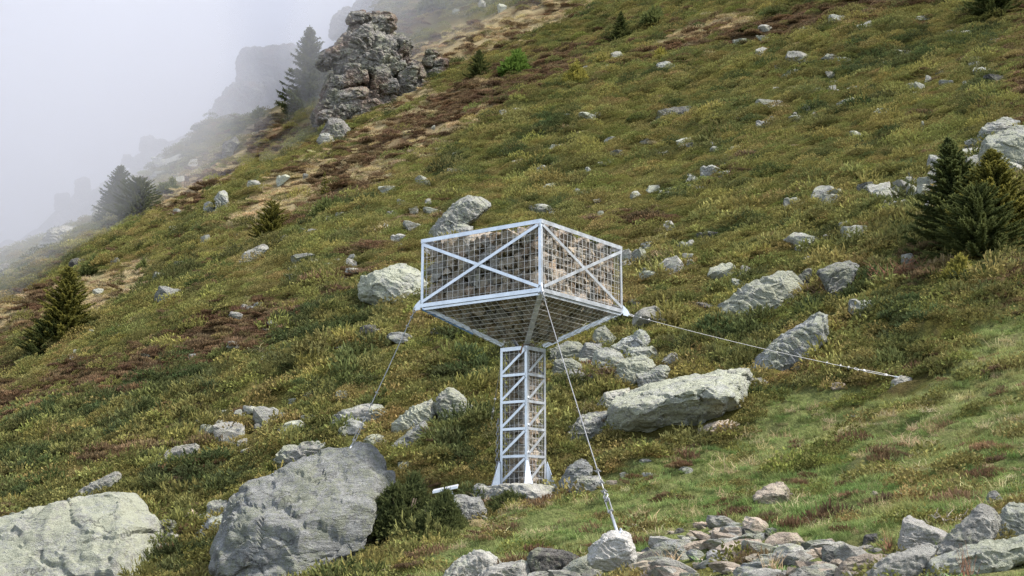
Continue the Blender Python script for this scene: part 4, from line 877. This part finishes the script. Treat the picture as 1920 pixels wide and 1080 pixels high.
out = (e1 + e2).normalized(); dq = TC + out * 4.5; zq = float(height(np.array([dq.x]), np.array([dq.y]))[0]); guy('cable behind the column, running to the slope behind', LUG[(1, 1)], (dq.x, dq.y, zq + .05), (.06, .12, .7), (.8, .95))
# chain hanging behind the column's left edge
mb = MB(); P0 = at(934, 790, 25.05); P1 = at(931, 895, 25.0)
for k in range(14):
    c = P0 + (P1 - P0) * (k / 13); a = Vector((1, .3, 0)).normalized() if k % 2 else Vector((-.3, 1, 0)).normalized()
    mb.tube([c + up * (.055 * math.cos(t)) + a * (.028 * math.sin(t)) for t in np.linspace(0, 2 * math.pi, 9)], .009, 5, False)
o = mb.build('chain', M['cable'], None, True); tag(o, 'loose chain hanging at the column\'s left edge', 'chain')

# information board
D = 22.6; b = at(848, 936, D); r = empty('information_board', b); tag(r, 'small white slanted information board on one leg, behind the dark bush', 'board')
p0, p1 = at(811, 923, D), at(858, 913, D); ax = (p1 - p0); axn = ax.normalized(); tl = Vector((0, .33, .05)); nn = axn.cross(tl).normalized()
mb = MB(); mb.box((p0 + p1) / 2 + tl / 2, ax / 2, tl / 2, nn * .012); mb.build('panel', M['board'], r)
mb = MB(); mb.bar(p0 - tl * .02 - nn * .0, p1 - tl * .02, .045, .012, up); mb.build('panel_frame', M['steel'], r)
mb = MB(); c = p0 + ax * .62 - tl * .06; mb.box(c, axn * .008, Vector((0, .004, 0)), up * .010); mb.build('red_mark', M['red'], r)
mb = MB(); mb.bar(p0 + ax * .70 + tl * .4 - up * .01, at(853, 948, D) + tl * .4, .035, .035, axn); mb.build('post', M['steel'], r)

# ------------------------------------------------------------------ trees and bushes
def needles_mesh(name, cards):
    """cards: list of (p, q, side, w0, w1, tip) tapering leaf strips"""
    V, Fc, T = [], [], []
    for (p, q, s, w0, w1, t0, t1) in cards:
        n0 = len(V); V += [p - s * w0, p + s * w0, q + s * w1, q - s * w1]; Fc.append((n0, n0 + 1, n0 + 2, n0 + 3)); T += [t0, t0, t1, t1]
    me = mesh_from(name, V, Fc); a = me.attributes.new('tip', 'FLOAT', 'POINT'); a.data.foreach_set('value', T); return me
def lin(a, b, n): return [a + (b - a) * k / (n - 1) for k in range(n)]
def spruce_meshes(H, R, seed, dens=1.0, droop=.1, tipup=.35, top=.0, gaps=.12, whorl=.03, pw=.85):
    r = random.Random(seed); cards = []; mb = MB(); sk = Vector((r.uniform(-.04, .04), r.uniform(-.04, .04), 0)) * H
    def ax(t): return Vector((0, 0, t * H)) + sk * float(t * t)
    mb.tube([ax(t) for t in lin(-.03, .98, 9)], [max(.006 * H, .024 * H * (1 - t)) * .7 for t in lin(0, 1, 9)], 7)
    z = .03
    while z < .985:
        nb = max(4, int(7 * dens)); L0 = R * (1 - z) ** pw * (1 if z > .12 else .8 + z * 1.6)
        a0 = r.uniform(0, 6.28)
        for b in range(nb):
            if r.random() < gaps: continue
            a = a0 + b * 6.283 / nb + r.uniform(-.3, .3); L = max(L0 * r.uniform(.55, 1.25), .01 * H); el = (.02 + .55 * z ** 3) - droop + r.uniform(-.12, .12)
            d = Vector((math.cos(a), math.sin(a), 0)); P = []
            for s in lin(0, 1, 6): P.append(ax(z) + d * (L * s * math.cos(el)) + up * (L * (math.sin(el) * s - .18 * s * (1 - s) * 2 + tipup * .35 * s * s)))
            mb.tube(P, [.010 * H * .25 * (1 - .8 * s) for s in lin(0, 1, 6)], 4, False)
            ns = max(6, int(L / (.022 * H) * 2.4 * dens))
            for k in range(ns):
                s = .12 + .88 * (k + r.random()) / ns; f = s * 5; i = min(int(f), 4); c = P[i].lerp(P[i + 1], f - i); td = (P[i + 1] - P[i]).normalized()
                ll = (.006 * H + .045 * H * (1 - z) ** .7 + .12 * L * (1.1 - s)) * r.uniform(.6, 1.15)
                for sg in (-1, 1):
                    side = td.cross(up).normalized() * sg; dr = (td * r.uniform(.45, .9) + side * r.uniform(.6, 1.0) + up * r.uniform(-.35, .25)).normalized()
                    q = c + dr * ll; wv = dr.cross(Vector((r.gauss(0, .5), r.gauss(0, .5), 1))).normalized(); ww = .0072 * H * r.uniform(.7, 1.2)
                    tp = s * r.uniform(.3, 1)
                    cards.append((c, q, wv, ww, ww * .35, tp * .4, tp)); m_ = c.lerp(q, .45); w2 = dr.cross(wv)
                    cards.append((m_ - w2 * ww * 1.2, m_ + w2 * ww * 1.6 + dr * ww * 2.2, wv, ww * .6, ww * .25, tp * .3, tp))
            cards.append((P[4], P[5] + (P[5] - P[4]) * .5, up.cross(d).normalized(), .010 * H, .003 * H, .5, 1))
        z += whorl * r.uniform(.7, 1.3) * (1.0 - .3 * z)
    cards.append((ax(.93), ax(1.03), Vector((1, 0, 0)), .009 * H, .002 * H, .5, 1)); cards.append((ax(.93), ax(1.03), Vector((0, 1, 0)), .009 * H, .002 * H, .5, 1))
    return mesh_from('trunk', mb.V, mb.F, True), needles_mesh('crown', cards)
def tree(label, px, ytop, ybot, wpx, mat, seed, name='spruce_tree', cat='tree', D=None, group=None, **kw):
    D = D or cast(px, ybot - .06 * (ybot - ytop)); b = at(px, ybot, D); Ht = (ybot - ytop) * D / F; R = wpx * .70 * D / F
    zg = float(height(np.array([b.x]), np.array([D]))[0]); b.z = min(b.z, zg)
    r = empty(name, b); tag(r, label, cat, group); tm, cm = spruce_meshes(Ht, R, seed, **kw)
    obj('trunk', tm, M['bark'], r, (0, 0, 0)); obj('crown', cm, M[mat], r, (0, 0, 0)); return r
tree('tall dim spruce in mist beside the great dark crag', 580, 30, 224, 88, 'spruce', 1, dens=1.2, whorl=.026, pw=.7, D=184)
tree('taller bushy misty spruce, left one of the pair on the left ridge', 216, 302, 420, 62, 'spruce', 2, dens=1.3, pw=.6)
tree('lower wide misty spruce, right one of the pair on the left ridge', 258, 330, 412, 80, 'spruce', 3, dens=1.4, pw=.45)
tree('yellowing bushy spruce near the left edge', 122, 496, 652, 100, 'spruce_gold', 4, dens=1.3, pw=.7)
tree('low dark spruce spreading under the yellowing one by the left edge', 90, 590, 668, 92, 'spruce', 5, dens=1.3, pw=.6)
tree('small yellowish spruce upslope left of the cage', 508, 372, 450, 70, 'spruce_gold', 6, dens=1.3, pw=.6, whorl=.04)
tree('thin yellow sapling standing behind the dark bush left of the cage', 608, 318, 374, 20, 'spruce_gold', 7, dens=.9, whorl=.05, gaps=.25)
tree('dark dense spruce, left one of the right-hand pair', 1800, 238, 474, 150, 'spruce', 8, dens=1.5, whorl=.024, pw=.9, gaps=.08)
tree('yellow-green spruce, right one of the right-hand pair, cut by the edge', 1872, 268, 470, 150, 'spruce_gold', 9, dens=1.5, whorl=.024, pw=.8, gaps=.08)
tree('low dark skirt of spruce between the right-hand pair', 1838, 340, 478, 150, 'spruce', 19, dens=1.4, whorl=.035, pw=.6, gaps=.08)
tree('small bluish spruce high on the slope by the bright grass', 1165, 14, 76, 36, 'spruce', 10, dens=1.2)
tree('dark spruce cut by the top edge at upper right', 1864, -60, 28, 90, 'spruce', 11, dens=1.3)
tree('small dark green spruce on the misty slope beside the lime bush', 898, 86, 150, 50, 'spruce', 12, dens=1.2, whorl=.05)
def bush(label, px, ytop, ybot, wpx, mat, seed, name='juniper_bush', n=900, D=None, dep=None, stems=True, leaf=.05, tilt=.5, group=None):
    r = random.Random(seed); D = D or cast(px, ybot - .1 * (ybot - ytop)); b = at(px, ybot, D); Hh = (ybot - ytop) * D / F; R = wpx * .5 * D / F; dp = dep or R * .8
    cards = []; mb = MB()
    for k in range(n):
        a = r.uniform(0, 6.28); rr = math.sqrt(r.random()); x, y = rr * math.cos(a), rr * math.sin(a); hz = max(0, 1 - rr ** 2.2) * (.75 + .35 * math.sin(x * 5 + seed) * math.cos(y * 4 + seed))
        z = hz * (1 - r.random() ** 2.2 * .8); c = Vector((x * R, y * dp, z * Hh)); out = Vector((x * .9, y * .9, .25 + z * 1.0)).normalized(); dr = (out + Vector((r.gauss(0, tilt), r.gauss(0, tilt), r.gauss(0, tilt) + .25))).normalized()
        ll = leaf * r.uniform(.8, 1.8); s = dr.orthogonal().normalized(); s = (Matrix.Rotation(r.uniform(0, 6.28), 3, dr) @ s)
        for q in range(4):
            d2 = (dr + Vector((r.gauss(0, .35), r.gauss(0, .35), r.gauss(0, .35)))).normalized(); p0 = c + dr * ll * q * .35
            cards.append((p0, p0 + d2 * ll, (Matrix.Rotation(r.uniform(0, 3.1), 3, d2) @ d2.orthogonal()).normalized(), ll * .16, ll * .07, .2 + .2 * q, .35 + .2 * q))
    o = empty(name, b); tag(o, label, 'bush', group)
    for k in range(7):
        a = r.uniform(0, 6.28); e = Vector((math.cos(a) * R * .6, math.sin(a) * dp * .6, Hh * .6)); mb.tube([Vector((0, 0, -.1)), e * .5 - up * Hh * .1, e], [.02 * Hh + .008, .014 * Hh + .005, .006], 5)
    obj('stems', mesh_from('stems', mb.V, mb.F, True), M['bark'], o, (0, 0, 0)); obj('foliage', needles_mesh('foliage', cards), M[mat], o, (0, 0, 0))
    if D < 40: FOOT.append((b.x, b.y + .1, R * .6, dp * .5))
    return o
bush('big dark juniper bush hugging the anchored boulder\'s right side', 752, 890, 1008, 136, 'bush', 31, n=4200, D=23.0, leaf=.055)
bush('low dark juniper spreading below the information board', 825, 930, 998, 100, 'bush', 32, n=2600, D=22.4, leaf=.05)
bush('dark shrub under the tower\'s foundation rock', 955, 925, 968, 92, 'bush', 33, n=1900, D=23.5, leaf=.045)
bush('dark green bush below the thin yellow sapling', 618, 372, 412, 66, 'spruce', 34, n=1100, leaf=.16)
bush('lime green bush on the misty slope', 966, 96, 142, 52, 'larch', 35, 'larch_bush', 1100, leaf=.3)
bush('yellow-green bush upslope above the cage', 1080, 122, 162, 38, 'spruce_gold', 36, n=900, leaf=.24)
bush('dark bush on the bright grass at the top', 1226, 14, 50, 40, 'spruce', 37, n=900, leaf=.28)
bush('small green bush beside a brown stone on the left slope', 172, 484, 516, 34, 'spruce', 38, n=700, leaf=.18)
bush('tiny green bush on the left slope', 268, 490, 512, 20, 'spruce', 39, n=400, leaf=.14)
bush('broad dark bush on the skyline at the top above the crag', 815, -20, 24, 60, 'spruce', 40, n=900, leaf=.35)
bush('small yellow-green bush beside pale stones above the cage', 1130, 105, 126, 22, 'spruce_gold', 41, n=400, leaf=.2)
bush('tiny yellow bush near the top, upslope of the pale grey rock', 1240, 92, 116, 20, 'spruce_gold', 42, n=350, leaf=.2)
bush('green bush on the misty ridge left of the tall spruce', 486, 202, 224, 22, 'spruce', 43, n=350, leaf=.3)
bush('dark green bush right of the misty spruce pair', 316, 340, 366, 44, 'spruce', 44, n=600, leaf=.25)
bush('low yellow shrub beside the rusty dead shrub by the right spruce', 1800, 486, 526, 50, 'spruce_gold', 45, n=900, leaf=.07)
# rusty dead shrub, twig heaps, tussock, stalks
def twigs(label, px, py, wpx, hpx, mat, n, seed, name='dead_twigs', cat='twigs', flat=.5, D=None, r0=.008):
    r = random.Random(seed); D = D or cast(px, py); b = at(px, py, D); W_ = wpx * D / F / 2; Hh = hpx * D / F; mb = MB()
    for k in range(n):
        c = Vector((r.uniform(-1, 1) * W_, r.uniform(-.6, .6) * W_, r.uniform(0, .5) * Hh)); d = Vector((r.gauss(0, 1), r.gauss(0, 1), abs(r.gauss(0, flat)))).normalized(); l_ = r.uniform(.3, .9) * W_ * .8
        m_ = c + d * l_ * .5 + Vector((r.gauss(0, .1), r.gauss(0, .1), r.gauss(0, .1))) * l_
        mb.tube([c, m_, c + d * l_ + up * r.uniform(-.1, .2) * l_], [r0, r0 * .8, r0 * .4], 4)
    o = mb.build(name, M[mat], None, False)
    for v in o.data.vertices: pass
    o.location = b; tag(o, label, cat); return o
twigs('heap of grey dead twigs on the outcrop behind the tower', 1130, 712, 90, 40, 'twig', 60, 51)
twigs('pale dead twigs heaped behind the foreground slabs', 1790, 985, 80, 34, 'deadwood', 45, 52, r0=.006)
twigs('dead twigs under the fan of grey rock layers', 1545, 555, 80, 26, 'twig', 40, 53)
twigs('bleached fallen branch left of the right spruce', 1722, 272, 40, 8, 'twig', 10, 54, 'fallen_branch', 'branch', .2, r0=.03)
twigs('tangle of rusty dead shrub below the right spruce', 1690, 524, 110, 46, 'reed', 120, 55, 'dead_shrub', 'shrub', .8)
twigs('small pale dead branch in the scrub behind the cage', 1056, 348, 34, 10, 'deadwood', 8, 56, 'fallen_branch', 'branch', .3, r0=.02)
twigs('whitish dead branch on the brown heath left of the tower', 520, 618, 40, 10, 'deadwood', 8, 57, 'fallen_branch', 'branch', .2, r0=.012)
def stalks(label, px, py, wpx, hpx, mat, n, seed, name='dry_stalks', cat='dry plant', bend=.3, D=None, wd=.006):
    r = random.Random(seed); D = D or cast(px, py); b = at(px, py, D); W_ = wpx * D / F / 2; Hh = hpx * D / F; cards = []
    for k in range(n):
        c = Vector((r.gauss(0, .3) * W_, r.gauss(0, .3) * W_, -.02)); d = Vector((r.gauss(0, bend), r.gauss(0, bend), 1)).normalized(); l_ = Hh * r.uniform(.45, 1.1); p = c; g = Vector((d.x, d.y, 0)) * .5
        for q in range(4):
            d2 = (d + (g - up * .25 * bend * 2) * q * .4).normalized(); e = p + d2 * l_ / 4; s = (Matrix.Rotation(r.uniform(-.6, .6), 3, 'Z') @ Vector((1, 0, 0))); cards.append((p, e, s, wd * (1 - q * .2), wd * (.8 - q * .2), .5, .5)); p = e
    o = obj(name, needles_mesh(name, cards), M[mat], None, b); tag(o, label, cat); return o
stalks('clump of dry straw stalks in the rubble right of the white stone', 1255, 1060, 60, 50, 'stalk', 34, 61, bend=.5, wd=.004)
stalks('tuft of bleached stalks in rubble left of the tan slab', 1450, 1072, 36, 50, 'stalk', 26, 62, bend=.35, wd=.004)
stalks('thin rusty stalks rising before the long layered slab', 1815, 1085, 40, 70, 'reed', 20, 63, bend=.18, wd=.0035, D=9.0)
stalks('few rusty stalks standing in the rubble centre', 1400, 1050, 40, 50, 'reed', 14, 64, bend=.12, wd=.003)
stalks('brown grass tussock beside the cage\'s right edge', 1248, 490, 64, 30, 'stalk', 420, 65, 'grass_tussock', 'tussock', .7, wd=.008)
stalks('rusty stalks standing left of the pale pointed boulder', 1668, 1035, 26, 50, 'reed', 30, 66, bend=.3, wd=.004)
stalks('green leafy shoots in the rubble by the bottom edge', 1470, 1078, 60, 26, 'forb', 40, 67, 'leafy_shoots', 'plant', .5, wd=.016)
stalks('small green leaves between the cream stone and dry stalks', 1320, 1058, 34, 28, 'forb', 26, 68, 'leafy_shoots', 'plant', .5, wd=.018)
stalks('green leaves under the long slab at the bottom right', 1800, 1088, 110, 22, 'forb', 60, 69, 'leafy_shoots', 'plant', .5, wd=.012, D=8.9)

# ------------------------------------------------------------------ ground cover: uncountable plants, scattered over the slope
SRC = bpy.data.collections.new('plant_shapes')
def src(name, cards):
    me = needles_mesh(name, cards); me.materials.append(M['plant']); o = bpy.data.objects.new(name, me); return o
def clump_juniper(seed, n=44, leaf=.20):
    r = random.Random(seed); C = []
    for k in range(n):
        a = r.uniform(0, 6.28); rr = math.sqrt(r.random()) * .95; c = Vector((math.cos(a) * rr, math.sin(a) * rr, .52 * (1 - rr ** 2) * r.uniform(.35, 1.15))); d = Vector((math.cos(a) * rr * .9 + r.gauss(0, .35), math.sin(a) * rr * .9 + r.gauss(0, .35), .55 + r.gauss(0, .25))).normalized()
        for q in range(6):
            d2 = (d + Vector((r.gauss(0, .45), r.gauss(0, .45), r.gauss(0, .4)))).normalized(); p = c + d * leaf * q * .26; s = (Matrix.Rotation(r.uniform(0, 3.1), 3, d2) @ d2.orthogonal()).normalized(); w = leaf * .17 * r.uniform(.7, 1.3)
            C.append((p, p + d2 * leaf * r.uniform(.6, 1.1), s, w, w * .45, .08 + .13 * q, .2 + .15 * q))
    return C
def clump_leafy(seed, n=210, leaf=.15, h=.6):
    r = random.Random(seed); C = []
    for k in range(n):
        a = r.uniform(0, 6.28); rr = math.sqrt(r.random()); z = h * (1 - rr ** 2.2) * r.random() ** .6; p = Vector((math.cos(a) * rr, math.sin(a) * rr, z)); d = Vector((r.gauss(0, .7) + math.cos(a) * rr, r.gauss(0, .7) + math.sin(a) * rr, r.uniform(-.1, 1.1))).normalized(); s = (Matrix.Rotation(r.uniform(0, 3.1), 3, d) @ d.orthogonal()).normalized(); l_ = leaf * r.uniform(.6, 1.2); t = r.random()
        m_ = p + d * l_ * .5; C.append((p, m_, s, l_ * .10, l_ * .30, t * .7, t * .9)); C.append((m_, p + d * l_, s, l_ * .30, l_ * .06, t * .9, t))
    return C
def clump_heather(seed, n=130, h=.6):
    r = random.Random(seed); C = []
    for k in range(n):
        a = r.uniform(0, 6.28); rr = math.sqrt(r.random()); p = Vector((math.cos(a) * rr, math.sin(a) * rr, 0)); d = Vector((math.cos(a) * rr * .5 + r.gauss(0, .3), math.sin(a) * rr * .5 + r.gauss(0, .3), 1)).normalized(); l_ = h * (1.05 - .6 * rr) * r.uniform(.5, 1.15); s = (Matrix.Rotation(r.uniform(0, 3.1), 3, d) @ d.orthogonal()).normalized()
        m_ = p + d * l_ * .55; C.append((p, m_, s, .012, .02, .0, .35)); e = m_ + (d + Vector((r.gauss(0, .3), r.gauss(0, .3), 0))).normalized() * l_ * .45; C.append((m_, e, s, .04, .015, .4, r.uniform(.5, 1)))
        s2 = d.cross(s); C.append((m_ - d * .05, m_ + s2 * .13 + d * .1, s, .022, .01, .3, .7))
    return C
def clump_blades(seed, n=60, h=.9, lean=.5, w=.022, droop=.5):
    r = random.Random(seed); C = []
    for k in range(n):
        a = r.uniform(0, 6.28); rr = math.sqrt(r.random()) * .8; p = Vector((math.cos(a) * rr, math.sin(a) * rr, -.05)); d = Vector((r.gauss(0, lean), r.gauss(0, lean) - .15, 1)).normalized(); l_ = h * r.uniform(.45, 1.1); s = Vector((math.cos(a * 7), math.sin(a * 7), 0)); t0 = r.uniform(0, .6)
        for q in range(3):
            d2 = (d + Vector((d.x, d.y, 0)) * q * droop - up * droop * .5 * q).normalized(); e = p + d2 * l_ / 3; C.append((p, e, s, w * (1 - .25 * q), w * (.75 - .3 * q), t0 + .1 * q, t0 + .15 * (q + 1))); p = e
    return C
# of each kind three shapes for near plants and three finer ones for the big mats far up the slope
KINDS = [('juniper_scrub', [clump_juniper(1), clump_juniper(2, 50, .17), clump_juniper(3, 40, .23), clump_juniper(21, 170, .085), clump_juniper(22, 200, .075), clump_juniper(23, 150, .10)]),
         ('bilberry_scrub', [clump_leafy(4), clump_leafy(5, 240, .13, .5), clump_leafy(6, 180, .17, .7), clump_leafy(24, 800, .07, .45), clump_leafy(25, 700, .08, .5), clump_leafy(26, 900, .06, .4)]),
         ('heather', [clump_heather(7), clump_heather(8, 150, .5), clump_heather(27, 170, .45), clump_heather(28, 320, .28), clump_heather(29, 340, .24), clump_heather(30, 300, .32)]),
         ('dry_grass', [clump_blades(9, 90, .75, .8, .022, .9), clump_blades(10, 70, .9, .6, .025, .8), clump_blades(31, 80, .8, .7, .022, .8), clump_blades(32, 480, .34, .8, .016, .9), clump_blades(33, 480, .30, .9, .016, .9), clump_blades(34, 480, .38, .8, .016, .9)]),
         ('meadow_grass', [clump_blades(11, 80, .62, .5, .026, .5), clump_blades(12, 60, .8, .45, .024, .6), clump_blades(13, 90, .45, .7, .03, .4), clump_blades(35, 300, .28, .6, .010, .5), clump_blades(36, 300, .24, .6, .010, .5), clump_blades(37, 300, .3, .6, .010, .5)])]
COVER_LABEL = ['mats of low green juniper scrub covering the slope', 'yellow-green bilberry scrub spread over the slope', 'patches of brown withered heather on the slope', 'straw coloured dry grass on the slope', 'short green grass of the meadow at lower right']

def scatter_points():
    X, Y, Sz = [], [], []
    s_mul = 1.25
    bands = [(7.5, 13, .12), (13, 19, .14), (19, 27, .175), (27, 36, .22), (36, 48, .29), (48, 65, .38), (65, 90, .52), (90, 125, .72), (125, 170, 1.0), (170, 215, 1.3)]
    for (a, b, s) in bands:
        area = (b * b - a * a) / 2 * 1.32; s = s * (s_mul if a > 12 else 1); n = int(area / (s * .74) ** 2)
        y = np.sqrt(RNG.uniform(a * a, b * b, n)); u = RNG.uniform(-.66, .66, n); X.append(u * y); Y.append(y); Sz.append(np.full(n, s) * (y / ((a + b) / 2)) ** .5)
    return np.concatenate(X), np.concatenate(Y), np.concatenate(Sz)
PX, PY_, PS = scatter_points()
PZ = np.concatenate([height(PX[i:i + 40000], PY_[i:i + 40000]) for i in range(0, len(PX), 40000)])
qx, qy = project(PX, PY_, PZ)
keep = (qx > -520) & (qx < 2480) & (qy > -160) & (qy < 1330)
# keep rocks clear
for (fx, fy, rx, ry) in FOOT:
    m = (np.abs(PX - fx) < rx * 1.1) & (np.abs(PY_ - fy) < ry * 1.3 + .1)
    if m.any():
        q = ((PX[m] - fx) / (rx * .95)) ** 2 + ((PY_[m] - (fy - .05)) / (ry * 1.0 + .03)) ** 2
        idx = np.nonzero(m)[0]; keep[idx[q < 1]] = False
rubm = inpoly(qx, qy, RUB) & (RNG.random(len(qx)) < .93); keep &= ~rubm
PX, PY_, PZ, PS = PX[keep], PY_[keep], PZ[keep], PS[keep]
W, MEAD, qx, qy = zones(PX, PY_, PZ)
cum = np.cumsum(W, 1); KIND = (RNG.random(len(PX))[:, None] > cum).sum(1).clip(0, 4)
print('plants', len(PX), np.bincount(KIND, minlength=5))
tone = n2(PX, PY_, 2.0, 1.2, 61.0, 3); tone2 = n2(PX, PY_, 7, 4, 71.0, 2); gold = np.maximum(blobs(qx, qy, B_GOLD), 0); jun = np.maximum(blobs(qx, qy, B_JUN), 0)
def lerp(a, b, t): return np.array(a)[None] * (1 - t[:, None]) + np.array(b)[None] * t[:, None]
C0 = lerp((.054, .066, .027), (.190, .172, .056), np.clip(.55 + .85 * tone - .5 * jun + .25 * tone2, 0, 1))
C1 = lerp((.125, .132, .040), (.185, .145, .058), np.clip(.40 + .85 * tone + .35 * gold - .2 * tone2, 0, 1))
C2 = lerp((.085, .054, .030), (.165, .118, .066), np.clip(.45 + .6 * tone, 0, 1))
C3 = lerp((.28, .22, .12), (.42, .355, .21), np.clip(.5 + .5 * tone, 0, 1))
C4 = lerp((.115, .165, .052), (.24, .235, .095), np.clip(.40 + .55 * tone + .3 * tone2, 0, 1))
CC = np.stack([C0, C1, C2, C3, C4], 1)[np.arange(len(PX)), KIND]
CC *= 1.32 * RNG.uniform(.72, 1.28, (len(PX), 1)) * RNG.uniform(.92, 1.08, (len(PX), 3))
SCL = PS * RNG.uniform(.6, 1.0, len(PX)) * (1 + 1.1 * RNG.random(len(PX)) ** 4) * np.array([1.05, 1.0, .95, 1.0, .85])[KIND]
SCL = np.minimum(SCL, np.where(KIND >= 2, .95, 1.25))
SCL = np.where((KIND == 4) & (PY_ < 40), np.minimum(SCL, .20), SCL)
for k, (nm, variants) in enumerate(KINDS):
    coll = bpy.data.collections.new(nm + '_shapes')
    for v, c in enumerate(variants): coll.objects.link(src(f'{nm}_{v}', c))
    sel = np.nonzero(KIND == k)[0]
    if len(sel) == 0: continue
    me = bpy.data.meshes.new(nm); me.vertices.add(len(sel)); me.vertices.foreach_set('co', np.stack([PX[sel], PY_[sel], PZ[sel] - .03 * SCL[sel]], 1).ravel())
    at_ = me.attributes.new('tint', 'FLOAT_COLOR', 'POINT'); at_.data.foreach_set('color', np.concatenate([CC[sel], np.ones((len(sel), 1))], 1).ravel().astype(np.float32))
    rot = np.stack([RNG.normal(.12, .12, len(sel)), RNG.normal(-.08, .12, len(sel)), RNG.uniform(0, 6.28, len(sel)) if k < 3 else RNG.uniform(-1.2, 1.2, len(sel))], 1)
    at_ = me.attributes.new('turn', 'FLOAT_VECTOR', 'POINT'); at_.data.foreach_set('vector', rot.ravel().astype(np.float32))
    sz = np.stack([SCL[sel], SCL[sel], SCL[sel] * RNG.uniform(.75, 1.6, len(sel))], 1)
    at_ = me.attributes.new('size', 'FLOAT_VECTOR', 'POINT'); at_.data.foreach_set('vector', sz.ravel().astype(np.float32))
    at_ = me.attributes.new('pick', 'INT', 'POINT'); at_.data.foreach_set('value', (RNG.integers(0, 3, len(sel)) + 3 * (PY_[sel] * RNG.uniform(.8, 1.2, len(sel)) > 44)).astype(np.int32))
    me.materials.append(M['plant']); o = bpy.data.objects.new(nm, me); COL.objects.link(o); tag(o, COVER_LABEL[k], 'ground cover', kind='stuff')
    ng = bpy.data.node_groups.new(nm + '_spread', 'GeometryNodeTree'); ng.interface.new_socket('Geometry', in_out='INPUT', socket_type='NodeSocketGeometry'); ng.interface.new_socket('Geometry', in_out='OUTPUT', socket_type='NodeSocketGeometry')
    gi, go = ng.nodes.new('NodeGroupInput'), ng.nodes.new('NodeGroupOutput'); ip = ng.nodes.new('GeometryNodeInstanceOnPoints'); ci = ng.nodes.new('GeometryNodeCollectionInfo')
    ci.inputs['Collection'].default_value = coll; ci.inputs['Separate Children'].default_value = True; ci.inputs['Reset Children'].default_value = True
    ip.inputs['Pick Instance'].default_value = True
    def named(attr, typ):
        n_ = ng.nodes.new('GeometryNodeInputNamedAttribute'); n_.data_type = typ; n_.inputs['Name'].default_value = attr; return n_.outputs[0]
    L_ = ng.links; L_.new(gi.outputs[0], ip.inputs['Points']); L_.new(ci.outputs[0], ip.inputs['Instance']); L_.new(named('pick', 'INT'), ip.inputs['Instance Index'])
    e2r = ng.nodes.new('FunctionNodeEulerToRotation'); L_.new(named('turn', 'FLOAT_VECTOR'), e2r.inputs[0]); L_.new(e2r.outputs[0], ip.inputs['Rotation']); L_.new(named('size', 'FLOAT_VECTOR'), ip.inputs['Scale'])
    L_.new(ip.outputs[0], go.inputs[0]); md = o.modifiers.new('spread', 'NODES'); md.node_group = ng

# ------------------------------------------------------------------ the cloud lying on the ridge
def cloud():
    front = [(-330, 20), (-120, 30), (-64, 80), (-42, 96), (-38, 104), (-37, 122), (-39, 158), (-37, 176), (-26, 157), (-18.5, 166), (0, 178), (34, 208), (90, 256)]
    P = []
    for k in range(len(front) - 1):
        for t in range(8):
            f = t / 8; P.append((front[k][0] * (1 - f) + front[k + 1][0] * f, front[k][1] * (1 - f) + front[k + 1][1] * f))
    P.append(front[-1]); Fx = np.array(P); nz = 30; zz = np.linspace(-60, 175, nz); V, Fc = [], []
    for i, z in enumerate(zz):
        w_ = 17 * fbm(np.stack([Fx[:, 0] / 28, Fx[:, 1] / 28, np.full(len(Fx), z / 22)], 1), 4) + .10 * (z - 40)
        for (x, y), d in zip(Fx, w_): V.append((x + .35 * d, y + .9 * d, z))
    n = len(Fx)
    for i in range(nz - 1):
        for k in range(n - 1): Fc.append((i * n + k, i * n + k + 1, (i + 1) * n + k + 1, (i + 1) * n + k))
    b = len(V); V += [(90, 620, -60), (-330, 620, -60), (90, 620, 175), (-330, 620, 175)]
    t0 = (nz - 1) * n
    Fc += [tuple(range(n))[::-1] + (b + 1, b), tuple(t0 + k for k in range(n)) + (b + 2, b + 3)]
    Fc += [tuple(i * n for i in range(nz)) + (b + 3, b + 1), tuple(i * n + n - 1 for i in range(nz))[::-1] + (b, b + 2), (b, b + 1, b + 3, b + 2)]
    me = mesh_from('cloud', V, Fc); bm = bmesh.new(); bm.from_mesh(me); bmesh.ops.triangulate(bm, faces=bm.faces); bmesh.ops.recalc_face_normals(bm, faces=bm.faces); bm.to_mesh(me); bm.free()
    m, nt, nd, lk = new_mat('cloud_vapour'); out = N(nd, 'ShaderNodeOutputMaterial'); pv = N(nd, 'ShaderNodeVolumePrincipled')
    pv.inputs['Color'].default_value = (.80, .815, .87, 1); pv.inputs['Density'].default_value = .011; pv.inputs['Anisotropy'].default_value = .2
    lk.new(pv.outputs[0], out.inputs['Volume'])
    try: m.cycles.homogeneous_volume = True
    except Exception: pass
    o = obj('cloud', me, m); tag(o, 'white cloud drifting over the ridge at upper left', 'cloud', kind='stuff')
cloud()
